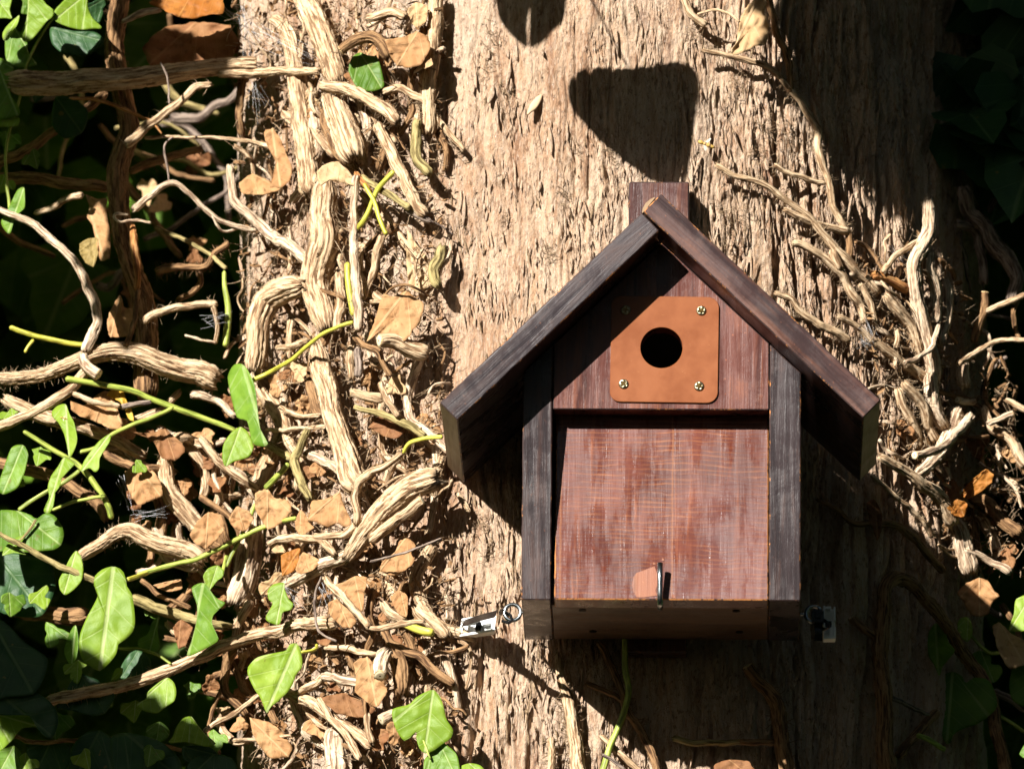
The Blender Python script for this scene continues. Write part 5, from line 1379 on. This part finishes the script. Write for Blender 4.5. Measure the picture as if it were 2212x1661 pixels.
# combs of old rootlets still clinging to the open bark, where stems were pulled off
for i, (u, v, n, s_, dx) in enumerate(((1060, 75, 26, 22, 1), (1045, 150, 40, 26, -1), (1085, 205, 26, 24, 1), (1180, 545, 30, 16, 1), (1095, 480, 18, 18, -1), (1240, 330, 16, 16, 1), (1310, 320, 12, 12, 1), (1330, 345, 22, 18, -1), (1210, 420, 16, 14, 1), (1590, 180, 30, 26, 1), (1640, 330, 34, 24, -1), (1655, 270, 30, 20, 1), (1570, 455, 40, 24, 1), (1575, 520, 30, 20, -1), (1690, 290, 40, 26, 1), (1605, 445, 20, 16, 1), (1760, 300, 30, 18, -1), (1500, 60, 30, 20, -1), (1030, 1130, 40, 22, 1), (1062, 1190, 30, 20, -1), (1225, 1545, 26, 20, -1), (1200, 1500, 20, 16, 1), (1005, 480, 20, 18, -1), (1740, 560, 26, 20, 1), (1700, 700, 20, 16, 1))):
    uu = u + r_.normal(0, s_ * 0.5, n); vv = v + r_.normal(0, s_ * 0.8, n)
    D = np.stack([dx * r_.uniform(0.4, 1, n), r_.uniform(-0.35, 0.1, n), r_.normal(-0.3, 0.6, n)], 1)
    hairs(S(uu, vv, np.full(n, 0.0008)), D, r_.uniform(0.002, 0.007, n), r_.uniform(0.0002, 0.00042, n), 'tan', trunk, 'root_whiskers', 0.5, seed=200 + i)
# extra thin runners that knit the mass together
FILL = []
NAMED = []
for o in bpy.data.objects:
    if o.parent is None and o.type == 'MESH' and o.get('category') in ('ivy vine', 'twig', 'ivy shoot') and o.get('label'):
        co = np.empty(len(o.data.vertices) * 3); o.data.vertices.foreach_get('co', co); NAMED.append((o['label'], co.reshape(-1, 3)[::23][:, [0, 2]] + np.array([o.location.x, o.location.z])))
CW = {'tan': 'tan', 'pale': 'pale', 'brn': 'brown', 'olive': 'olive', 'gry': 'grey', 'dbrn': 'brown', 'dtan': 'tan', 'dpale': 'pale'}
def place_words(c):
    """where a small thing lies, told by the named stem nearest to it"""
    p = np.array([c[0], c[2]]); best = None
    for lab, q in NAMED:
        d = np.linalg.norm(q - p, axis=1); k = int(np.argmin(d))
        if best is None or d[k] < best[0]: best = (d[k], lab, q[k])
    dx, dz = p - best[2]; w = best[1].split()[:8]
    while w[-1] in ('the', 'a', 'of', 'at', 'in', 'by', 'to', 'and', 'from', 'on', 'with', 'near', 'under', 'below', 'above', 'over', 'beside', 'behind', 'between', 'among', 'across', 'through', 'into', 'before', 'right', 'left', 'lower', 'upper', 'top', 'bottom', 'far', 'big', 'its', 'like', 'than', 'another', 'other', 'white', 'dark', 'main', 'right', 'round', 'two', 'box', 'open', 'thin'): w = w[:-1]
    rel = ('right of' if dx > 0 else 'left of') if abs(dx) > abs(dz) else ('above' if dz > 0 else 'below')
    return rel + ' the ' + ' '.join(w)
def runner(poly, n, hr, rr_, lens, kinds, lab, grp, slope):
    q = scatter_poly(poly, n, r_)
    for (u, v) in q:
        L = r_.uniform(*lens); a = r_.normal(*slope); m = 5
        t = np.linspace(-0.5, 0.5, m); bow = r_.normal(0, 0.16) * L
        uu = u + np.cos(a) * L * t + np.sin(a) * bow * (1 - 4 * t * t) + r_.normal(0, L * 0.03, m); vv = v + np.sin(a) * L * t - np.cos(a) * bow * (1 - 4 * t * t) + r_.normal(0, L * 0.03, m)
        o, c, rad, T, Nn, B = tube('ivy_twig', S(uu, vv, np.full(m, r_.uniform(*hr)) + r_.normal(0, 0.003, m)), np.linspace(1, 0.7, m) * (rw := r_.uniform(*rr_)) * PXM, kd := kinds[r_.integers(len(kinds))], None, 0.15)
        du, dv = uu[-1] - uu[0], vv[-1] - vv[0]
        lean = 'level' if abs(dv) < 0.4 * abs(du) else ('upright' if abs(du) < 0.35 * abs(dv) else ('falling right' if du * dv > 0 else 'rising right'))
        tag(o, ('thin ' if rw < 5 else ('slender ' if rw < 8 else 'stout ')) + CW[kd] + (' dim' if hr[1] < -0.1 else '') + ' runner ' + lean + ' ' + place_words(c[len(c) // 2]), 'twig', grp)
runner(MASS, 110, (0.002, 0.022), (2, 6), (50, 150), ['tan', 'pale', 'brn', 'tan'], 'thin dry runner half buried among the ivy stems left of the box', 'buried thin runners left', (1.3, 0.7))
runner(RIGHT, 48, (0.001, 0.016), (2.5, 7), (50, 150), ['tan', 'pale', 'brn'], 'thin dry runner woven among the vines right of the box', 'woven thin runners right', (1.0, 0.6))
runner([(0, 60), (470, 60), (470, 720), (300, 800), (0, 700)], 16, (-0.34, -0.20), (5, 12), (120, 300), ['brn', 'gry', 'olive'], 'dim thin stem in the dark behind the left branches', 'dim stems behind left', (0.5, 0.9))
runner([(2060, 430), (2212, 500), (2212, 1600), (2080, 1250)], 14, (-0.05, 0.005), (5, 11), (120, 280), ['brn', 'gry'], 'dim thin stem in the shade at the right edge', 'dim stems at the right edge', (1.25, 0.5))
runner(MASS, 46, (0.004, 0.018), (9, 15), (110, 260), ['tan', 'tan', 'pale', 'brn'], 'old ivy vine half hidden deep in the stem mass left of the box', 'half hidden old vines', (1.45, 0.35))
# withered leaves packed in behind the stems
def packed(poly, n, hmm, lab, grp):
    for (u, v) in scatter_poly(poly, n, r_):
        sz = r_.uniform(28, 62); a = r_.uniform(0, 2 * np.pi); ca, sa = math.cos(a), math.sin(a); sq = r_.uniform(0.55, 1.1)
        pts = [(u + (x * sq * ca - (y - 0.4) * sa) * sz, v + (x * sq * sa + (y - 0.4) * ca) * sz) for x, y in LF * (1 + r_.normal(0, 0.06, LF.shape))]
        o = leaf_mesh('dead_leaf', mt := ['dbrn', 'dtan', 'dbrn', 'dtan', 'dpale'][r_.integers(5)], r_.uniform(*hmm), (r_.normal(0, 0.35), r_.normal(0, 0.35)), r_.normal(0, 0.35), pts, None, None, 0.11)
        tag(o, ('small ' if sz < 40 else ('mid sized ' if sz < 52 else 'large ')) + CW[mt] + ' withered leaf ' + place_words(o.location), 'dead leaf', grp)
packed([(590, 40), (900, 20), (920, 180), (760, 300), (620, 330)], 10, (4, 18), 'withered leaf packed behind the vines in the upper stem mass', 'packed leaves upper')
packed([(420, 900), (640, 760), (930, 780), (920, 960), (700, 1080), (440, 1090)], 22, (4, 20), 'withered leaf packed behind the vines in the middle stem mass', 'packed leaves middle')
packed([(430, 1150), (930, 1180), (960, 1640), (560, 1640), (470, 1420)], 34, (4, 22), 'withered leaf packed behind the vines in the lower stem mass', 'packed leaves lower')
packed([(1930, 860), (2190, 900), (2200, 1230), (2080, 1220), (1960, 1040)], 9, (3, 20), 'withered leaf caught among the vines right of the box', 'caught leaves right')
packed([(60, 250), (450, 300), (460, 640), (200, 720), (60, 600)], 8, (-300, -190), 'dim dead leaf far back in the gloom behind the left branches', 'dim leaves behind left')
LEFTM = [(255, 900), (420, 830), (540, 840), (545, 1240), (400, 1240), (330, 1220), (240, 1140)]
packed(LEFTM, 20, (-6, 22), 'withered leaf lodged among the stems at the lower left', 'lodged leaves lower left')
packed([(390, 1260), (560, 1250), (570, 1600), (480, 1560), (400, 1400)], 16, (-6, 22), 'withered leaf lodged behind the bottom left ivy leaves', 'lodged leaves bottom left')
runner(LEFTM, 26, (-0.01, 0.02), (5, 13), (90, 200), ['tan', 'brn', 'pale', 'brn'], 'weathered runner tangled behind the green shoots at left', 'tangled runners left', (1.0, 0.8))
runner([(390, 1260), (560, 1250), (570, 1600), (480, 1560), (400, 1400)], 18, (-0.01, 0.02), (5, 12), (90, 190), ['tan', 'brn', 'brn'], 'weathered runner behind the bottom left ivy leaves', 'tangled runners bottom left', (0.9, 0.8))
# cobweb threads
def web(pts, n, spread_, name, lab):
    P0 = []; P1 = []
    for (u0, v0, u1, v1, h) in pts:
        for k_ in range(n):
            a = S(u0 + r_.normal(0, spread_), v0 + r_.normal(0, spread_), h * 0.001 + r_.normal(0, 0.002)); b = S(u1 + r_.normal(0, spread_), v1 + r_.normal(0, spread_), h * 0.001 + r_.normal(0, 0.002))
            P0.append(a); P1.append(b)
    P0 = np.array(P0); D = np.array(P1) - P0; L = np.linalg.norm(D, axis=1)
    o = hairs(P0, D, L, np.full(len(L), 0.00009), 'web', None, name, 0.12, seed=77)
    tag(o, lab, 'cobweb')
M['web'] = mat_plain('spider_silk', (0.75, 0.75, 0.76), 0.4, 0, 0.5)
web([(520, 20, 552, 130, 30), (490, 25, 545, 60, 30), (560, 60, 690, 130, 34), (540, 150, 560, 240, 30), (440, 700, 490, 690, 40)], 9, 14, 'cobweb', 'grey cobweb strung between stems at the top left of the vines')
web([(1868, 700, 1890, 735, 14), (1862, 735, 1884, 745, 14), (1930, 545, 1950, 560, 10)], 16, 8, 'cobweb', 'white cobweb tuft on the runners above the right eave')
web([(270, 1035, 285, 1100, 30), (285, 1115, 360, 1105, 36), (610, 1275, 650, 1310, 44), (690, 1260, 715, 1310, 44)], 8, 9, 'cobweb', 'fine cobweb round the lower left dead leaves')

# ------------------------------------------------------------------ two small flying insects
def ellip(c, ax, ay, az, n=12, m=8):
    V = [];
    for i in range(m + 1):
        p = math.pi * i / m
        for j in range(n):
            t = 2 * math.pi * j / n; V.append(c + ax * math.cos(p) + (ay * math.cos(t) + az * math.sin(t)) * math.sin(p))
    F = [(i * n + j, i * n + (j + 1) % n, (i + 1) * n + (j + 1) % n, (i + 1) * n + j) for i in range(m) for j in range(n)]
    return np.array(V), F
def mat_bee():
    t = NT('striped_insect'); c = t.coord('UV'); sx = t.new('SeparateXYZ'); t.l.new(c, sx.inputs[0])
    f = t.math('GREATER_THAN', t.math('FRACT', t.math('MULTIPLY', sx.outputs[1], 4.0)), 0.62)
    return t.done(t.mix(f, (0.42, 0.27, 0.07), (0.14, 0.08, 0.03)), 0.5, None, 0.3)
M['bee'] = mat_bee(); M['wing'] = NT('insect_wing').done((0.55, 0.50, 0.38), 0.3, None, 0.5, Alpha=0.3)
def insect(ua, va, ub, vb, Y, lab):
    a, b = P(ua, va, Y), P(ub, vb, Y); c = (a + b) / 2; ax = (b - a) / 2; e = ax / np.linalg.norm(ax); n_ = np.array([0, 1.0, 0]); s_ = np.cross(e, n_); r = np.linalg.norm(ax) * 0.22
    V, F = ellip(c + ax * 0.25, ax * 0.75, s_ * r, n_ * r)
    uv = np.stack([V[:, 0] * 0, ((V - a) @ e) / np.linalg.norm(b - a)], 1)
    body = mesh_obj('flying_insect', V, F, M['bee'], None, uv, origin=c); tag(body, lab, 'insect')
    V, F = ellip(c - ax * 0.62, ax * 0.34, s_ * r * 1.0, n_ * r * 1.0); mesh_obj('head', V, F, M['bee'], body, np.zeros((len(V), 2)), origin=c - ax * 0.62)
    for sg_ in (-1, 1):
        d = (e * 0.5 + s_ * sg_ * 0.9 - n_ * 0.3); d /= np.linalg.norm(d); w = np.cross(d, n_ + e * 0.3); w /= np.linalg.norm(w)
        V, F = ellip(c - ax * 0.2 + d * r * 2.0, d * r * 2.0, w * r * 0.75, n_ * r * 0.03); mesh_obj('wing', V, F, M['wing'], body, np.zeros((len(V), 2)), origin=c - ax * 0.2)
insect(1507, 305, 1545, 320, -0.10, 'small yellow striped insect flying before the bark above the box')
insect(130, 901, 146, 906, -0.02, 'tiny brown insect hovering by the folded left leaf')

# ================================================================== foliage beyond the frame, hedge, crown, ground
def leaf_cloud(name, C, Nrm, size, mat, label=None, cat=None, parent=None, seed=0, stuff=True):
    """many ivy leaves as one mesh: a folded five-lobed blade at each centre"""
    g = np.random.default_rng(seed); n = len(C)
    Nrm = Nrm / np.linalg.norm(Nrm, axis=1)[:, None]; dn = np.array([0, 0, -1.0]) + g.normal(0, 0.55, (n, 3))
    ax = dn - Nrm * (dn * Nrm).sum(1)[:, None]; ax /= np.linalg.norm(ax, axis=1)[:, None]; sd_ = np.cross(Nrm, ax)
    pts = np.concatenate([[(0, 0.36)], LF]); k_ = len(pts); V = np.empty((n, k_, 3))
    for i, (x, y) in enumerate(pts):
        fold = 0.28 * abs(x) - 0.10 * (y - 0.4) ** 2
        V[:, i] = C + (sd_ * x + ax * (y - 0.4) + Nrm * fold) * size[:, None]
    b = np.arange(n)[:, None] * k_; i = np.arange(12)[None]; F = np.stack([np.broadcast_to(b, (n, 12)), b + 1 + i, b + 1 + (i + 1) % 12], -1).reshape(-1, 3)
    UV = np.tile(pts * [1, 1], (n, 1))
    o = mesh_obj(name, V.reshape(-1, 3), F, M[mat], parent, UV, smooth=False)
    if stuff: o['kind'] = 'stuff'
    if label: tag(o, label, cat)
    return o
g = np.random.default_rng(3)
def box_pts(n, lo, hi):
    return np.asarray(lo) + g.random((n, 3)) * (np.asarray(hi) - np.asarray(lo))
# dark hedge behind everything
n = 13000; C = box_pts(n, (-1.5, 0.75, -1.1), (1.3, 1.7, 1.2))
leaf_cloud('hedge_foliage', C, g.normal(0, 0.5, (n, 3)) + [0, -1, 0.25], g.uniform(0.06, 0.11, n), 'leaf', 'dark mass of ivy foliage in the shade behind the trunk', 'hedge', seed=1)
# unseen ivy left of the frame, added to keep sun off the background
n = 6500; C = box_pts(n, (-2.3, 0.02, -1.0), (-0.47, 0.50, 1.9))
leaf_cloud('ivy_shade_curtain', C, g.normal(0, 0.45, (n, 3)) + [-0.4, -1, 0.4], g.uniform(0.06, 0.10, n), 'leaf', 'unseen ivy foliage added on the left to shade the background', 'ivy', seed=2)
# ivy right of the trunk, mostly out of frame, added to darken that side
n = 4200; C = box_pts(n, (0.60, 0.05, -1.0), (1.7, 0.75, 1.6)); C2 = box_pts(300, (0.355, 0.10, 0.20), (0.60, 0.30, 0.55)); C = np.concatenate([C, C2]); n = len(C)
leaf_cloud('ivy_shade_curtain', C, g.normal(0, 0.45, (n, 3)) + [0.2, -1, 0.3], g.uniform(0.06, 0.10, n), 'leafd', 'dark ivy foliage added right of the trunk to darken that side', 'ivy', seed=6)
# unseen tree crown high overhead, put in to block the sky
n = 9000; rr_ = np.sqrt(g.random(n)) * 2.1; th = g.random(n) * 2 * np.pi
C = np.stack([TXC + rr_ * np.cos(th), TB + 0.3 + rr_ * np.sin(th), 1.7 + g.random(n) * 2.5], 1)
leaf_cloud('crown', C, g.normal(0, 0.6, (n, 3)) + [0, 0, 1], g.uniform(0.10, 0.18, n), 'leafd', None, None, tree, seed=4)

# unseen foliage ring added to dim the sky light, left open along the sunbeam
SD = -SUN
def off_beam(C, r):
    t = np.maximum(C @ SD, 0)[:, None]; return np.linalg.norm(C - SD * t, axis=1) > r
n = 7000; th = g.random(n) * 2 * np.pi; rr_ = g.uniform(9.5, 12, n)
C = np.stack([rr_ * np.cos(th), -3 + rr_ * np.sin(th), -3.0 + g.random(n) * 10], 1); C = C[off_beam(C, 1.7)]; n = len(C)
leaf_cloud('sky_block_ring', C, g.normal(0, 0.5, (n, 3)) - C * [1, 1, 0.2] * 0.1, g.uniform(0.45, 0.8, n), 'leafd', 'unseen foliage ring added around the tree to block sky light', 'sky_block_ring', seed=21)
n = 3600; C = np.stack([g.uniform(-11, 11, n), g.uniform(-14, 8, n), g.uniform(6.0, 9.0, n)], 1); C = C[off_beam(C, 1.7)]; n = len(C)  # leaf layer overhead, out of view, added to cut the sky light
leaf_cloud('sky_block_roof', C, g.normal(0, 0.5, (n, 3)) + [0, 0, 1], g.uniform(0.45, 0.8, n), 'leafd', 'unseen leaf layer added high overhead to block sky light', 'sky_block_roof', seed=22)

# overhanging ivy spray: leaves above the picture whose shadows fall on trunk and stems
def upstream(u, v, h, t):
    """the point t metres up the sunbeam that strikes photograph point (u, v) at height h"""
    return S(u, v, h) - SUN * np.asarray(t)[..., None]
def spray_leaf(poly, t, parent):
    pts = np.array(poly, float); n = 54; out = closed_curve(pts, n); ctr = out.mean(0)
    y0 = float(yref(ctr[0])); rings = [ctr[None]] + [ctr + (out - ctr) * k_ / 6 for k_ in range(1, 7)]
    q = np.concatenate(rings); base = P(q[:, 0], q[:, 1], yref(q[:, 0]))
    d = (q - ctr) / 100.0
    V = base - SUN * (t + 0.006 * d[:, 0] ** 2 + 0.010 * d[:, 1])[:, None]
    F = [(0, 1 + i, 1 + (i + 1) % n) for i in range(n)]
    for k_ in range(5):
        a = 1 + k_ * n; F += [(a + i, a + n + i, a + n + (i + 1) % n, a + (i + 1) % n) for i in range(n)]
    UV = np.stack([(q[:, 0] - ctr[0]) / 200, (q[:, 1] - ctr[1]) / 200 + 0.4], 1)
    o = mesh_obj('leaf', V, F, M['leaf'], parent, UV, origin=V[0])
    m = o.modifiers.new('thickness', 'SOLIDIFY'); m.thickness = 0.0004; m.offset = 0
    return o
uv = parse_pts('1180,-420 1230,-130 1262,-30 1280,5 1315,70 1352,140')
vp = P(uv[:, 0], uv[:, 1], yref(uv[:, 0])) - SUN * np.array([.34, .33, .32, .32, .31, .31])[:, None]
spray, *_ = tube('ivy_spray', vp, np.array([6, 5, 3, 2.4, 2.2, 2.2]) * PXM, 'grn', None, 0.05)
tag(spray, 'ivy spray hanging above the picture, its leaf shadow on the bark', 'ivy shoot')
spray_leaf([(1226, 186), (1230, 172), (1256, 152), (1291, 144), (1348, 144), (1401, 140), (1438, 130), (1468, 131), (1491, 140), (1506, 165), (1511, 200), (1508, 230), (1498, 275), (1491, 325), (1483, 370), (1468, 392), (1440, 402), (1393, 378), (1356, 352), (1323, 326), (1293, 302), (1266, 270), (1241, 245), (1228, 215)], 0.31, spray)
spray_leaf([(1062, -60), (1075, 30), (1100, 72), (1141, 106), (1140, 60), (1150, -60)], 0.33, spray)
spray_leaf([(1152, -60), (1146, 50), (1146, 106), (1168, 94), (1195, 68), (1218, 42), (1226, 0), (1228, -60)], 0.34, spray)

def shade(poly, n, h, tt, size, label, mat='leaf', seed=0):
    gg = np.random.default_rng(seed + 40); q = scatter_poly(poly, n, gg)
    t = gg.uniform(tt[0], tt[1], n); C = upstream(q[:, 0], q[:, 1], h, t)
    return leaf_cloud('ivy_spray', C, -SUN + gg.normal(0, 0.35, (n, 3)), gg.uniform(size[0], size[1], n), mat, label, 'ivy', seed=seed)
UR = [(1735, -140), (1745, 60), (1765, 180), (1810, 260), (1840, 320), (1880, 380), (1920, 400), (1965, 370), (2060, 360), (2110, 430), (2150, 580), (2200, 620), (2340, 630), (2340, -140)]
shade(UR, 900, 0.0, (0.50, 0.80), (0.030, 0.048), 'leafy spray above the picture shading the upper right of the trunk', seed=11)
UL = [(60, 172), (232, 165), (250, 160), (300, 145), (400, 138), (470, 128), (512, 150), (425, 165), (415, 190), (335, 205), (300, 262), (275, 300), (215, 345), (110, 352), (-60, 345), (-60, 220)]
shade(UL, 230, 0.03, (0.45, 0.62), (0.025, 0.040), 'leafy spray above the picture shading the upper left branches', seed=12)
shade([(312, 84), (392, 78), (392, 135), (332, 142)], 26, 0.0, (0.45, 0.55), (0.022, 0.032), 'leafy spray above the picture shading the big brown leaf', seed=16)
LB_ = [(232, 320), (268, 335), (278, 440), (275, 520), (292, 620), (300, 700), (285, 750), (255, 640), (238, 450)]
shade(LB_, 36, 0.03, (0.5, 0.6), (0.03, 0.04), 'leafy spray left of the picture shading the upright stem', seed=13)
BL = [(-80, 1320), (30, 1345), (110, 1420), (90, 1500), (245, 1500), (235, 1545), (300, 1588), (400, 1625), (520, 1640), (520, 1720), (130, 1720), (130, 1600), (90, 1590), (60, 1545), (-80, 1540)]
shade(BL, 130, 0.06, (0.75, 0.95), (0.035, 0.055), 'leafy spray left of the picture shading the bottom left leaves', seed=14)

# ground
def mat_ground():
    t = NT('leaf_mould'); a = t.noise(t.coord('Object', (1, 1, 1)), 3, 5, 0.6); b = t.noise(t.coord('Object', (1, 1, 1)), 60, 4, 0.6)
    c = t.mix(t.rampf(a, 0.4, 0.6), (0.055, 0.038, 0.024), (0.045, 0.07, 0.022)); c = t.mix(t.math('MULTIPLY', b, 0.5), c, (0.09, 0.065, 0.04))
    return t.done(c, 0.95, t.bump(b, 0.6, 0.02), 0.1)
s_ = 150.0
gv = [(x, y, -3.2) for y in np.linspace(-s_, s_, 9) for x in np.linspace(-s_, s_, 9)]
gf = [(j * 9 + i, j * 9 + i + 1, j * 9 + i + 10, j * 9 + i + 9) for j in range(8) for i in range(8)]
gr = mesh_obj('ground', gv, gf, mat_ground(), origin=(0, 0, -3.2)); gr['kind'] = 'structure'

for o in bpy.data.objects:
    if '_o' in o: del o['_o']
